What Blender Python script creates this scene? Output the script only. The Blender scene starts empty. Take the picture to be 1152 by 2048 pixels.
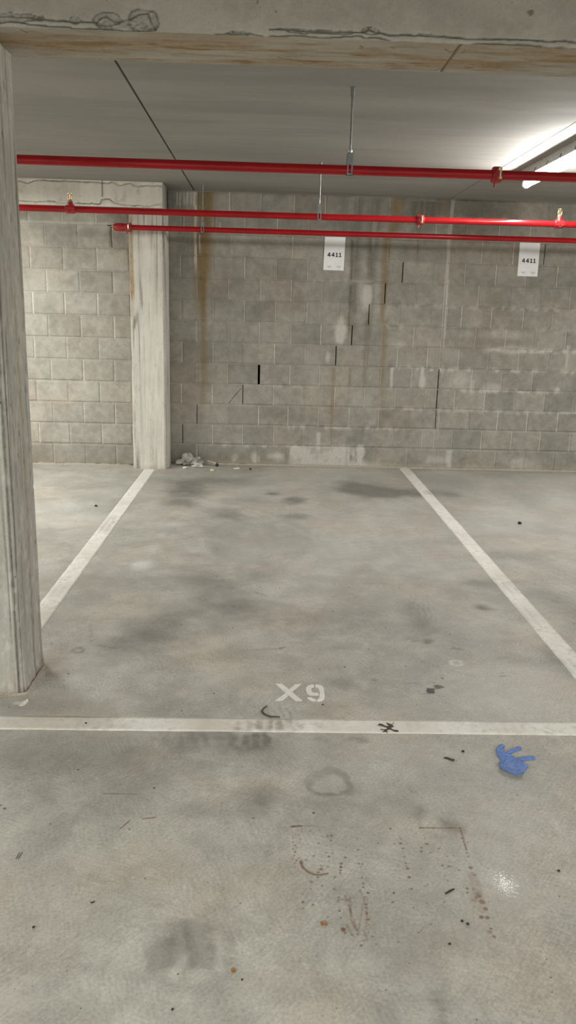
import bpy, bmesh, math, random
import numpy as np
from mathutils import Vector, Matrix, noise as mnoise

# ------------------------------------------------------------------ camera, light, exposure
C = bpy.context.scene.collection
scn = bpy.context.scene
cam_data = bpy.data.cameras.new('camera')
cam = bpy.data.objects.new('camera', cam_data)
C.objects.link(cam)
scn.camera = cam
H_CAM = 1.47
YAW, PITCH, ROLL, F_PX = (0.03136, 0.24608, -0.02693, 1593.6)
fwd = Vector((math.sin(YAW) * math.cos(PITCH), math.cos(YAW) * math.cos(PITCH), -math.sin(PITCH)))
right0 = Vector((math.cos(YAW), -math.sin(YAW), 0))
down0 = fwd.cross(right0)
rgt = right0 * math.cos(ROLL) + down0 * math.sin(ROLL)
dwn = down0 * math.cos(ROLL) - right0 * math.sin(ROLL)
M = Matrix((rgt, -dwn, -fwd)).transposed().to_4x4()
M.translation = (0, 0, H_CAM)
cam.matrix_world = M
cam_data.sensor_fit = 'VERTICAL'
cam_data.sensor_height = 36.0
cam_data.sensor_width = 36.0
cam_data.lens = F_PX / 2048 * 36.0
cam_data.clip_start = 0.05
cam_data.clip_end = 100

scn.view_settings.view_transform = 'Standard'
scn.view_settings.look = 'None'
scn.view_settings.gamma = 1
scn.view_settings.exposure = 0.0
scn.view_settings.use_curve_mapping = False
try:
    scn.cycles.max_bounces = 8
    scn.cycles.diffuse_bounces = 6
    scn.cycles.sample_clamp_indirect = 6
except Exception:
    pass

world = bpy.data.worlds.new('world')
scn.world = world
world.use_nodes = True
world.node_tree.nodes['Background'].inputs[0].default_value = (0.9, 0.95, 1.0, 1)
world.node_tree.nodes['Background'].inputs[1].default_value = 0.02

HC = 2.51           # underside of the slab
D = 7.73            # block wall behind the bay
DL = 7.56           # block wall left of the far column
LAMP = 155.0        # emission of the tube diffusers
P_LEFT, P_FAR, P_AISLE = 100, 222, 262
LAMP_X, LAMP_Y0, LAMP_Y1 = 1.874, 4.74, 6.22


def batten_lamp(name, x, y, power, along_y=True, length=1.3):
    """the garage's further battens, out of the photo's frame"""
    ld = bpy.data.lights.new(name, 'AREA')
    ld.shape = 'RECTANGLE'
    ld.size = 0.09
    ld.size_y = length
    ld.energy = power
    ld.color = (0.985, 0.985, 0.92)
    o = bpy.data.objects.new(name, ld)
    C.objects.link(o)
    o.location = (x, y, HC - 0.09)
    if not along_y:
        o.rotation_euler = (0, 0, math.pi / 2)
    return o


batten_lamp('lamp_left_bay', -3.0, 5.75, P_LEFT)
batten_lamp('lamp_far_right_bay', 6.6, 5.3, P_FAR)
batten_lamp('lamp_far_left_bay', -6.8, 5.3, P_FAR)
for k, x in enumerate((-6.0, -2.0, 2.2, 6.2)):
    batten_lamp('lamp_aisle', x, -2.4, P_AISLE * (1.2, 1.2, .85, .8)[k], False)

# ------------------------------------------------------------------ helpers
rnd = random.Random(11)


def vnoise(x, y, seed=0):
    x = np.asarray(x, float); y = np.asarray(y, float)
    xi = np.floor(x).astype(np.int64); yi = np.floor(y).astype(np.int64)
    fx = x - xi; fy = y - yi
    fx = fx * fx * (3 - 2 * fx); fy = fy * fy * (3 - 2 * fy)

    def h(a, b):
        n = (a * 374761393 + b * 668265263 + seed * 974634777) & 0xFFFFFFFF
        n = ((n ^ (n >> 13)) * 1274126177) & 0xFFFFFFFF
        n = n ^ (n >> 16)
        return (n & 0xFFFF) / 65535.0
    a = h(xi, yi); b = h(xi + 1, yi); c = h(xi, yi + 1); d = h(xi + 1, yi + 1)
    return (a * (1 - fx) + b * fx) * (1 - fy) + (c * (1 - fx) + d * fx) * fy


def fbm(x, y, seed=0, oct=4):
    s = 0; a = .5; t = 0
    for i in range(oct):
        s = s + a * vnoise(np.asarray(x) * 2 ** i, np.asarray(y) * 2 ** i, seed + i * 17)
        t += a; a *= .55
    return s / t


def sstep(a, b, x):
    t = np.clip((x - a) / (b - a), 0, 1)
    return t * t * (3 - 2 * t)


def seg_dist(x, y, p, q):
    px, py = p; qx, qy = q
    dx, dy = qx - px, qy - py
    L = dx * dx + dy * dy + 1e-12
    t = np.clip(((x - px) * dx + (y - py) * dy) / L, 0, 1)
    return np.hypot(x - px - t * dx, y - py - t * dy)


def poly_dist(x, y, pts):
    d = np.full(np.shape(x), 1e9)
    for p, q in zip(pts[:-1], pts[1:]):
        d = np.minimum(d, seg_dist(x, y, p, q))
    return d


class MB:
    """collects geometry for one mesh"""
    def __init__(self):
        self.v = []; self.f = []

    def box(self, x0, x1, y0, y1, z0, z1):
        n = len(self.v)
        self.v += [(x, y, z) for z in (z0, z1) for y in (y0, y1) for x in (x0, x1)]
        for q in ((0, 2, 3, 1), (4, 5, 7, 6), (0, 1, 5, 4), (2, 6, 7, 3), (0, 4, 6, 2), (1, 3, 7, 5)):
            self.f.append(tuple(n + i for i in q))
        return self

    def quad(self, a, b, c, d):
        n = len(self.v); self.v += [a, b, c, d]; self.f.append((n, n + 1, n + 2, n + 3)); return self

    def tube(self, pts, r, seg=12, cap=True):
        """round bar along a polyline; r a number or a list"""
        pts = [Vector(p) for p in pts]
        rs = r if isinstance(r, (list, tuple)) else [r] * len(pts)
        n0 = len(self.v)
        t0 = (pts[1] - pts[0]).normalized()
        up = Vector((0, 0, 1)) if abs(t0.z) < .9 else Vector((0, 1, 0))
        for i, p in enumerate(pts):
            t = (pts[min(i + 1, len(pts) - 1)] - pts[max(i - 1, 0)])
            t = t.normalized() if t.length > 1e-9 else t0
            a = t.cross(up).normalized(); b = t.cross(a).normalized()
            for k in range(seg):
                w = 2 * math.pi * k / seg
                self.v.append(tuple(p + (a * math.cos(w) + b * math.sin(w)) * rs[i]))
        for i in range(len(pts) - 1):
            for k in range(seg):
                k2 = (k + 1) % seg
                self.f.append((n0 + i * seg + k, n0 + i * seg + k2, n0 + (i + 1) * seg + k2, n0 + (i + 1) * seg + k))
        if cap:
            self.f.append(tuple(n0 + k for k in range(seg))[::-1])
            e = n0 + (len(pts) - 1) * seg
            self.f.append(tuple(e + k for k in range(seg)))
        return self

    def prism(self, poly, z0, z1, place=None):
        """polygon (2D) given thickness; place maps (a,b,c) to a point"""
        place = place or (lambda a, b, c: (a, b, c))
        n = len(self.v); k = len(poly)
        self.v += [place(a, b, z0) for a, b in poly] + [place(a, b, z1) for a, b in poly]
        self.f.append(tuple(n + i for i in range(k))[::-1])
        self.f.append(tuple(n + k + i for i in range(k)))
        for i in range(k):
            j = (i + 1) % k
            self.f.append((n + i, n + j, n + k + j, n + k + i))
        return self

    def build(self, name, mat, parent=None, smooth=False, bevel=0, fix=True):
        me = bpy.data.meshes.new(name)
        me.from_pydata(self.v, [], self.f)
        if fix or bevel:
            bm = bmesh.new(); bm.from_mesh(me)
            if bevel:
                bmesh.ops.bevel(bm, geom=bm.edges[:], offset=bevel, segments=2, affect='EDGES', profile=.7)
            bmesh.ops.recalc_face_normals(bm, faces=bm.faces[:])
            bm.to_mesh(me); bm.free()
        return link(name, me, mat, parent, smooth)


def link(name, me, mat, parent=None, smooth=False):
    o = bpy.data.objects.new(name, me)
    C.objects.link(o)
    if mat is not None:
        me.materials.append(mat)
    if smooth:
        me.polygons.foreach_set('use_smooth', [True] * len(me.polygons))
        try:
            me.set_sharp_from_angle(angle=math.radians(42))
        except Exception:
            pass
    if parent is not None:
        o.parent = parent
        o.matrix_parent_inverse = parent.matrix_world.inverted()
    return o


def tag(o, label=None, cat=None, group=None, kind=None):
    if label: o['label'] = label
    if cat: o['category'] = cat
    if group: o['group'] = group
    if kind: o['kind'] = kind
    return o


def empty(name, loc, label, cat, group=None):
    o = bpy.data.objects.new(name, None)
    C.objects.link(o)
    o.location = loc
    o.empty_display_size = .05
    bpy.context.view_layer.update()
    return tag(o, label, cat, group)


def grid_parts(U, V, place):
    """vertices and quads of a U x V grid"""
    uu, vv = np.meshgrid(U, V)
    P = np.stack(place(uu, vv), -1).reshape(-1, 3)
    nu, nv = len(U), len(V)
    i = np.arange(nu - 1)[None, :] + nu * np.arange(nv - 1)[:, None]
    Q = np.stack([i, i + 1, i + nu + 1, i + nu], -1).reshape(-1, 4)
    return P, Q, uu.ravel(), vv.ravel()


def np_mesh(name, V, Q, mat, attr=None, smooth=False, parent=None):
    me = bpy.data.meshes.new(name)
    V = np.asarray(V, np.float32); Q = np.asarray(Q, np.int32)
    me.vertices.add(len(V)); me.vertices.foreach_set('co', V.ravel())
    me.loops.add(Q.size); me.loops.foreach_set('vertex_index', Q.ravel())
    me.polygons.add(len(Q))
    me.polygons.foreach_set('loop_start', np.arange(0, Q.size, 4, dtype=np.int32))
    me.polygons.foreach_set('loop_total', np.full(len(Q), 4, np.int32))
    me.update(calc_edges=True)
    if attr is not None:
        a = me.attributes.new('stain', 'FLOAT_COLOR', 'POINT')
        a.data.foreach_set('color', np.asarray(attr, np.float32).ravel())
    me.validate()
    return link(name, me, mat, parent, smooth)


# ------------------------------------------------------------------ materials
class NT:
    def __init__(self, name):
        self.m = bpy.data.materials.new(name)
        self.m.use_nodes = True
        self.t = self.m.node_tree
        self.b = self.t.nodes['Principled BSDF']

    def n(self, kind, **kw):
        nd = self.t.nodes.new(kind)
        for k, v in kw.items():
            setattr(nd, k, v)
        return nd

    def put(self, sock, v):
        if hasattr(v, 'node'):
            self.t.links.new(v, sock)
        elif isinstance(v, (tuple, list)):
            sock.default_value = tuple(v) + ((1,) if len(v) == 3 and len(sock.default_value) == 4 else ())
        else:
            sock.default_value = v

    def math(self, op, a, b=0.0, c=None, clamp=False):
        nd = self.n('ShaderNodeMath', operation=op, use_clamp=clamp)
        self.put(nd.inputs[0], a); self.put(nd.inputs[1], b)
        if c is not None: self.put(nd.inputs[2], c)
        return nd.outputs[0]

    def mix(self, f, a, b, mode='MIX'):
        nd = self.n('ShaderNodeMix', data_type='RGBA', blend_type=mode)
        self.put(nd.inputs[0], f); self.put(nd.inputs[6], a); self.put(nd.inputs[7], b)
        return nd.outputs[2]

    def ramp(self, x, a, b, lo=0.0, hi=1.0):
        nd = self.n('ShaderNodeMapRange', clamp=True)
        nd.interpolation_type = 'SMOOTHSTEP'
        for i, v in enumerate((x, a, b, lo, hi)):
            self.put(nd.inputs[i], v)
        return nd.outputs[0]

    def coord(self, scale=(1, 1, 1), rot=(0, 0, 0)):
        tc = self.n('ShaderNodeTexCoord')
        mp = self.n('ShaderNodeMapping')
        mp.inputs['Scale'].default_value = scale
        mp.inputs['Rotation'].default_value = rot
        self.t.links.new(tc.outputs['Object'], mp.inputs['Vector'])
        return mp.outputs[0]

    def turned(self, scale, ang):
        v = self.coord((1, 1, 1), (0, 0, ang))
        m = self.n('ShaderNodeVectorMath', operation='MULTIPLY')
        self.t.links.new(v, m.inputs[0]); m.inputs[1].default_value = scale
        return m.outputs[0]

    def noise(self, scale, vec=None, detail=4, rough=.55, dist=0.0):
        nd = self.n('ShaderNodeTexNoise')
        nd.inputs['Scale'].default_value = scale
        nd.inputs['Detail'].default_value = detail
        nd.inputs['Roughness'].default_value = rough
        nd.inputs['Distortion'].default_value = dist
        self.t.links.new(vec if vec is not None else self.coord(), nd.inputs['Vector'])
        return nd.outputs['Fac']

    def voro(self, scale, vec=None):
        nd = self.n('ShaderNodeTexVoronoi')
        nd.inputs['Scale'].default_value = scale
        self.t.links.new(vec if vec is not None else self.coord(), nd.inputs['Vector'])
        return nd.outputs['Distance'], nd.outputs['Color']

    def bump(self, h, strength=.3, dist=.002, prev=None):
        nd = self.n('ShaderNodeBump')
        nd.inputs['Strength'].default_value = strength
        nd.inputs['Distance'].default_value = dist
        self.t.links.new(h, nd.inputs['Height'])
        if prev is not None: self.t.links.new(prev, nd.inputs['Normal'])
        return nd.outputs[0]

    def out(self, color=None, rough=None, normal=None, metal=None, spec=None):
        if color is not None: self.put(self.b.inputs['Base Color'], color)
        if rough is not None: self.put(self.b.inputs['Roughness'], rough)
        if normal is not None: self.put(self.b.inputs['Normal'], normal)
        if metal is not None: self.put(self.b.inputs['Metallic'], metal)
        if spec is not None: self.put(self.b.inputs['Specular IOR Level'], spec)
        return self.m


def plain(name, col, rough=.6, metal=0.0, var=.12, scale=40, bump=0.0, spec=.5):
    t = NT(name)
    f = t.noise(scale, detail=3)
    c = t.mix(t.ramp(f, .3, .7), tuple(x * (1 - var) for x in col), tuple(min(1, x * (1 + var)) for x in col))
    nrm = t.bump(f, bump, .002) if bump else None
    return t.out(c, rough, nrm, metal, spec)


def concrete(name, lo, hi, big=1.3, mid=9, stretch=(1, 1, 1), rough=(.75, .9), bump=.25, attr=True, pits=0.0,
             specks=0.0, fine=.10, hue=None, scratch=0.0, polish=None, rust=(.30, .175, .055), dirt=(.085, .08, .07), pale=(.60, .585, .54), spec=.35):
    t = NT(name)
    v = t.coord(stretch)
    n1 = t.noise(big, v, 5, .6, .6)
    n2 = t.noise(mid, v, 5, .65, .3)
    n3 = t.noise(120, None, 3, .6)
    f = t.math('ADD', t.math('MULTIPLY', n1, .55), t.math('MULTIPLY', n2, .45))
    col = t.mix(t.ramp(f, .36, .64), lo, hi)
    if hue:
        col = t.mix(t.math('MULTIPLY', t.ramp(t.noise(2.1, None, 3), .45, .68), .8), col, t.mix(1.0, col, hue, 'MULTIPLY'))
    g = t.math('MULTIPLY_ADD', t.math('SUBTRACT', n3, .5), fine * 4, 1.0)
    gv = t.n('ShaderNodeVectorMath', operation='SCALE')
    t.t.links.new(col, gv.inputs[0]); t.t.links.new(g, gv.inputs['Scale'])
    col = gv.outputs[0]
    h = t.math('ADD', t.math('MULTIPLY', n2, .7), t.math('MULTIPLY', n3, .35))
    if scratch:
        # fine trowel and tyre scratches in two directions
        for ang, sc in ((.35, (16, 120, 1)), (-.95, (22, 140, 1)), (1.25, (18, 130, 1)), (2.3, (30, 170, 1))):
            nz = t.noise(1.0, t.turned(sc, ang), 2, .5, .4)
            where = t.ramp(t.noise(2.6 + ang, None, 3), .40, .60)
            g = t.math('MULTIPLY_ADD', t.math('MULTIPLY', t.math('SUBTRACT', nz, .5), where), scratch, 1.0)
            gv = t.n('ShaderNodeVectorMath', operation='SCALE')
            t.t.links.new(col, gv.inputs[0]); t.t.links.new(g, gv.inputs['Scale'])
            col = gv.outputs[0]
    rg = t.ramp(n2, .3, .7, rough[0], rough[1])
    if attr:
        a = t.n('ShaderNodeAttribute', attribute_name='stain')
        sp = t.n('ShaderNodeSeparateColor')
        t.t.links.new(a.outputs['Color'], sp.inputs[0])
        R, G, B, A = sp.outputs[0], sp.outputs[1], sp.outputs[2], a.outputs['Alpha']
        gv = t.n('ShaderNodeVectorMath', operation='SCALE')
        t.t.links.new(col, gv.inputs[0]); t.t.links.new(A, gv.inputs['Scale'])
        col = gv.outputs[0]
        br = t.math('MULTIPLY_ADD', t.math('SUBTRACT', t.noise(45, None, 4, .7), .5), 1.1, 1.0)
        col = t.mix(t.math('MULTIPLY', G, br, clamp=True), col, dirt)
        col = t.mix(t.math('MULTIPLY', R, br, clamp=True), col, rust)
        col = t.mix(t.math('MULTIPLY', B, br, clamp=True), col, pale)
    if pits:
        d, c = t.voro(70, t.coord((1, 1, .55)))
        sz = t.n('ShaderNodeSeparateColor'); t.t.links.new(c, sz.inputs[0])
        th = t.ramp(sz.outputs[0], 1 - pits, 1.0, 0.0, .19)
        pm = t.math('LESS_THAN', d, th)
        col = t.mix(t.math('MULTIPLY', pm, .85), col, (.04, .037, .033))
        h = t.math('SUBTRACT', h, t.math('MULTIPLY', pm, 1.2))
    if specks:
        for sc, amt, seed in ((22, specks, 1), (55, specks * .7, 2)):
            d, c = t.voro(sc, t.coord((1, 1, 1), (0, 0, .7 * seed)))
            sz = t.n('ShaderNodeSeparateColor'); t.t.links.new(c, sz.inputs[0])
            th = t.ramp(sz.outputs[1], 1 - amt, 1.0, .02, .12)
            dd = t.math('ADD', d, t.math('MULTIPLY', t.math('SUBTRACT', n3, .5), .12))
            pm = t.math('LESS_THAN', dd, th)
            col = t.mix(t.math('MULTIPLY', pm, .8), col, (.06, .054, .046))
    nr = t.bump(h, bump, .004)
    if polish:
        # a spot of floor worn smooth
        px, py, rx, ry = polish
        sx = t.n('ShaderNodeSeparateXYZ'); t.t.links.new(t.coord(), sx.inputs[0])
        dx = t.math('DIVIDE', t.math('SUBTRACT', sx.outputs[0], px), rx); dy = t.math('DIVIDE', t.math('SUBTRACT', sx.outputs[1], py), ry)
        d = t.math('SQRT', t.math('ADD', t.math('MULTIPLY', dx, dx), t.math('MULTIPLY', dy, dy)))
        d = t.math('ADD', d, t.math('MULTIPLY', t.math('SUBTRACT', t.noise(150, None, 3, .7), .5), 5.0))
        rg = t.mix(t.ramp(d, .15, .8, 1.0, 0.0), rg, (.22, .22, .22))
    return t.out(col, rg, nr, 0.0, spec)


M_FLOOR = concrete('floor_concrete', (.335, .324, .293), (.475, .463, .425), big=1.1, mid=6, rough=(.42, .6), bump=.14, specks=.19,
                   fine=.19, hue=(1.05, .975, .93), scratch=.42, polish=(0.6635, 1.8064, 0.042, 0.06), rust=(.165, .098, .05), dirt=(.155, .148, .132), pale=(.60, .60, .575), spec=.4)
M_WALL = concrete('block_masonry', (.25, .238, .21), (.36, .343, .306), big=1.6, mid=14, bump=.45, rough=(.88, .95), fine=.14,
                  hue=(1.05, .99, .95), rust=(.215, .15, .065), dirt=(.13, .122, .10), pale=(.56, .545, .50), spec=.2)
M_CEIL = concrete('slab_concrete', (.262, .255, .236), (.345, .335, .311), big=.8, mid=3, stretch=(.35, 2.2, 1), bump=.12,
                  rough=(.7, .85), fine=.05, attr=False, spec=.3)
M_BEAM = concrete('beam_concrete', (.37, .355, .32), (.47, .455, .415), big=1.4, mid=9, stretch=(.6, 1, 1.4), bump=.3, pits=.03,
                  rust=(.25, .15, .05), dirt=(.05, .046, .04), pale=(.55, .54, .50))
M_COL = concrete('column_concrete', (.40, .385, .35), (.52, .50, .455), big=1.6, mid=10, stretch=(2.2, 2.2, .25), bump=.3, pits=.045,
                 rust=(.33, .22, .09), dirt=(.12, .112, .095), pale=(.66, .64, .58))
M_PLAIN = concrete('plain_concrete', (.27, .26, .24), (.36, .345, .315), attr=False)


def paint_mat():
    t = NT('line_paint')
    n1 = t.noise(30, None, 5, .7, .4)
    n2 = t.noise(170, None, 4, .7)
    n3 = t.noise(3, None, 3, .6)
    wear = t.math('ADD', t.math('MULTIPLY', n1, .55), t.math('ADD', t.math('MULTIPLY', n2, .35), t.math('MULTIPLY', n3, .35)))
    col = t.mix(t.ramp(n3, .35, .65), (.72, .70, .655), (.86, .845, .80))
    col = t.mix(t.math('MULTIPLY', t.ramp(n2, .62, .40), .20), col, (.42, .40, .36))
    col = t.mix(t.math('MULTIPLY', t.ramp(t.noise(420, None, 3, .7), .60, .72), .35), col, (.34, .325, .29))
    col = t.mix(t.math('MULTIPLY', t.ramp(wear, .63, .78), .7), col, (.40, .385, .345))
    a = t.n('ShaderNodeAttribute', attribute_name='stain')
    sp = t.n('ShaderNodeSeparateColor'); t.t.links.new(a.outputs['Color'], sp.inputs[0])
    br = t.math('MULTIPLY_ADD', t.math('SUBTRACT', n1, .5), 1.6, 1.0)
    col = t.mix(t.math('MULTIPLY', sp.outputs[1], br, clamp=True), col, (.27, .255, .23))
    col = t.mix(t.math('MULTIPLY', sp.outputs[0], br, clamp=True), col, (.45, .36, .29))
    return t.out(col, .6, t.bump(n2, .15, .001), 0, .35)


M_PAINT = paint_mat()
M_RED = plain('red_pipe_paint', (.35, .006, .010), .27, 0, .10, 6, spec=.32)
M_RED_CAST = plain('red_cast_fitting', (.36, .014, .018), .38, 0, .2, 60, .2)
M_ZINC = plain('galvanised_steel', (.27, .29, .30), .42, .6, .18, 50)
M_BRASS = plain('brass', (.62, .47, .22), .3, .9, .12, 50)
M_CHROME = plain('bright_bolt_steel', (.75, .72, .66), .22, .95, .05, 50)
M_DARK = plain('dark_steel', (.055, .048, .038), .6, .3)
M_HOUSING = plain('lamp_housing_grey', (.62, .62, .60), .5)
M_GASKET = plain('lamp_gasket_dark', (.12, .12, .12), .6)
M_BOARD = plain('sign_white_board', (.90, .905, .92), .35, 0, .03, 8)
M_INK = plain('sign_black_ink', (.012, .012, .014), .5)
M_CAPTION = plain('sign_grey_print', (.34, .35, .36), .5)
M_GLOVE = plain('blue_nitrile', (.115, .205, .49), .5, 0, .12, 55, .15)
M_RAG = plain('grey_crumpled_plastic', (.42, .40, .38), .5, 0, .35, 30, .4)
M_WHITE = plain('white_scrap', (.78, .76, .70), .6, 0, .1, 60)
M_PAPER = plain('grey_white_paper', (.60, .58, .54), .6, 0, .25, 40, .3)
M_CREAM = plain('cream_scrap', (.80, .74, .52), .6, 0, .15, 60)
M_BLACK = plain('black_grit', (.018, .017, .016), .7, 0, .3, 80)
M_RUBBER = plain('dark_grey_chip', (.085, .088, .08), .7, 0, .25, 90)
M_BARK = plain('dark_brown_bark', (.06, .047, .037), .8, 0, .35, 120, .3)
M_LEAF = plain('dry_olive_leaf', (.16, .145, .10), .7, 0, .35, 120, .3)
M_ORANGE = plain('orange_leaf', (.30, .125, .03), .7, 0, .35, 120, .3)
M_NEEDLE = plain('brown_needle', (.20, .10, .05), .7, 0, .2, 120)
M_SAND = plain('pale_sand', (.40, .36, .30), .95, 0, .3, 150, .6)

t_ = NT('lit_diffuser')
t_.b.inputs['Base Color'].default_value = (.9, .9, .9, 1)
t_.b.inputs['Emission Color'].default_value = (1.0, .975, .93, 1)
t_.b.inputs['Emission Strength'].default_value = LAMP
M_LIT = t_.m

# ------------------------------------------------------------------ floor
# painted wear: R rust / tan, G dark scuffs, B pale powder, A tint
DARK = [(-0.6535, 6.4727, 0.2254, 0.4475, 0.75), (-0.4763, 6.8661, 0.5709, 0.2513, 0.35), (-0.6569, 6.0923, 0.1551, 0.1669, 0.5), (0.8941, 6.7297, 0.265, 0.2433, 0.8), (1.0145, 6.51, 0.3221, 0.2667, 0.8), (0.7615, 6.9186, 0.1807, 0.171, 0.5), (1.3332, 6.6294, 0.2639, 0.1976, 0.4), (-0.2678, 5.7284, 0.1661, 0.1786, 0.4), (0.0698, 6.4726, 0.1001, 0.0939, 0.6), (0.2482, 6.2024, 0.1046, 0.1561, 0.6), (0.2321, 5.7183, 0.1268, 0.0893, 0.5), (-0.1918, 6.2178, 0.2401, 0.1738, 0.3), (-0.3568, 4.3425, 0.1991, 0.1952, 0.4), (-0.2286, 4.0992, 0.2164, 0.2234, 0.45), (-0.1372, 3.8349, 0.153, 0.1557, 0.5), (-0.3587, 3.759, 0.1743, 0.1906, 0.4), (-0.478, 3.5298, 0.1875, 0.194, 0.5), (-0.5713, 3.3762, 0.2023, 0.1455, 0.45), (-0.6238, 3.2934, 0.1095, 0.1603, 0.3), (-0.22, 3.5337, 0.1892, 0.1219, 0.25), (-0.0146, 4.3592, 0.1438, 0.1792, 0.3), (0.7936, 3.8773, 0.1053, 0.1817, 0.4), (0.7876, 3.6365, 0.0745, 0.1424, 0.4), (0.7717, 3.4242, 0.0377, 0.0291, 0.7), (1.1548, 3.8718, 0.0584, 0.0655, 0.75), (1.2204, 4.2598, 0.1453, 0.0867, 0.25), (1.5125, 4.834, 0.2302, 0.1315, 0.35), (1.3536, 5.1067, 0.2068, 0.1212, 0.25), (1.3295, 3.2644, 0.1026, 0.2666, 0.4), (1.1849, 3.216, 0.1352, 0.0781, 0.3), (1.5969, 6.5535, 0.0873, 0.1162, 0.4), (1.6069, 3.9749, 0.1093, 0.3802, 0.3), (-0.0068, 2.5566, 0.0391, 0.0378, 1.0), (-0.0412, 2.5093, 0.0963, 0.0598, 0.5), (-0.2608, 2.5249, 0.0874, 0.057, 0.45), (-0.1229, 2.5677, 0.107, 0.0277, 0.4), (0.3488, 2.5434, 0.068, 0.041, 0.5), (0.2155, 2.5472, 0.0357, 0.0274, 0.25), (0.347, 2.9985, 0.1034, 0.1004, 0.35), (0.4393, 2.9106, 0.0808, 0.0607, 0.2), (0.021, 2.2071, 0.047, 0.0586, 0.3), (-0.0167, 2.1318, 0.0532, 0.1003, 0.25), (0.072, 2.4769, 0.104, 0.1299, 0.2), (0.4808, 2.1366, 0.0464, 0.076, 0.3), (0.5801, 2.0638, 0.0391, 0.067, 0.4), (0.2913, 2.2378, 0.048, 0.0547, 0.2), (-0.1693, 1.6132, 0.0839, 0.066, 0.5), (-0.1284, 1.5513, 0.0582, 0.0443, 0.5), (-0.2114, 1.5659, 0.0584, 0.0449, 0.35), (0.1889, 2.1396, 0.184, 0.1514, 0.14), (-0.4433, 2.3798, 0.3305, 0.1803, 0.2), (0.2368, 1.7001, 0.0633, 0.1033, 0.18), (0.4691, 1.7173, 0.0773, 0.0878, 0.14), (-0.7128, 2.4617, 0.2026, 0.1274, 0.2), (0.4173, 1.5851, 0.1447, 0.0771, 0.12), (-0.9641, 3.1713, 0.021, 0.02, 0.8), (-0.9356, 3.0696, 0.0285, 0.0235, 1.0), (-0.923, 3.0992, 0.0206, 0.0479, 0.5), (-0.8634, 3.031, 0.091, 0.0736, 0.28)]
TAN = [(-0.8675, 3.1491, 0.1248, 0.2937, 0.45), (-0.8636, 2.8208, 0.1135, 0.1616, 0.5), (-0.7692, 3.6058, 0.2595, 0.3748, 0.28), (-0.9992, 4.0731, 0.1841, 0.313, 0.25), (0.3909, 6.6406, 0.2589, 0.1974, 0.35), (0.5414, 6.1297, 0.1398, 0.4062, 0.5), (0.3215, 7.0481, 0.5499, 0.1768, 0.25), (0.09, 3.6728, 0.1728, 0.1311, 0.28), (0.0158, 3.8406, 0.1282, 0.1421, 0.25), (-0.9987, 5.3926, 0.1714, 0.1985, 0.3), (1.7309, 4.5359, 0.1836, 0.6707, 0.35), (1.5536, 3.815, 0.0791, 0.283, 0.3), (1.6156, 5.8745, 0.2369, 0.1891, 0.3), (-0.5004, 1.7649, 0.2538, 0.2156, 0.3), (-0.5083, 1.5129, 0.1348, 0.1124, 0.3), (0.2664, 1.9925, 0.1595, 0.0898, 0.28), (0.0617, 1.7936, 0.1578, 0.1496, 0.22), (0.4235, 1.6195, 0.1471, 0.1115, 0.3), (0.3243, 1.4562, 0.2815, 0.0806, 0.3), (0.1447, 1.4407, 0.1329, 0.0527, 0.25), (0.6589, 2.1375, 0.0467, 0.0458, 0.35), (0.5999, 2.0512, 0.045, 0.0474, 0.4), (0.573, 1.7721, 0.0265, 0.0926, 0.35), (-0.2881, 1.8638, 0.1614, 0.1193, 0.25), (-0.737, 2.3093, 0.1435, 0.114, 0.2), (0.6583, 1.5112, 0.1405, 0.0717, 0.2), (0.1734, 1.4526, 0.0223, 0.016, 0.4)]
PALE = [(-0.71, 4.4923, 0.0698, 0.1038, 0.9), (-0.7801, 4.5248, 0.0877, 0.0383, 0.5), (-0.7017, 4.8068, 0.0495, 0.107, 0.55), (-0.6742, 5.1545, 0.0463, 0.1219, 0.35), (-0.6232, 5.4415, 0.0767, 0.0945, 0.35), (-0.7246, 6.1819, 0.1568, 0.3082, 0.0), (0.2272, 4.7136, 0.5891, 0.564, 0.22), (0.5572, 4.9031, 0.2926, 0.3344, 0.22), (0.0954, 4.0371, 0.3774, 0.2333, 0.15), (1.7907, 5.8301, 0.3539, 0.3875, 0.4), (1.6503, 5.4446, 0.2209, 0.1641, 0.35), (0.8313, 4.5937, 0.2779, 0.1984, 0.25), (1.0377, 4.4103, 0.2392, 0.1107, 0.25), (-1.3358, 5.5105, 0.2431, 0.2749, 0.35), (-1.5128, 5.9417, 0.2229, 0.2218, 0.3), (2.5235, 6.5311, 0.3082, 0.7637, 0.35), (-1.3785, 6.3846, 0.2396, 0.218, 0.3), (-0.9072, 2.7995, 0.0263, 0.024, 0.9), (-0.7368, 3.0113, 0.1009, 0.0638, 0.18), (0.9624, 2.911, 0.246, 0.1738, 0.12), (0.2643, 2.297, 0.098, 0.1143, 0.1), (0.6555, 1.8398, 0.0955, 0.1768, 0.18), (-0.5274, 1.4593, 0.0655, 0.0399, 0.25), (0.7914, 2.0974, 0.1381, 0.1475, 0.14), (-0.5864, 1.7813, 0.1027, 0.0735, 0.1), (1.083, 3.6771, 0.1266, 0.0795, 0.14), (-0.2643, 2.1778, 0.1231, 0.0778, 0.1)]
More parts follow.
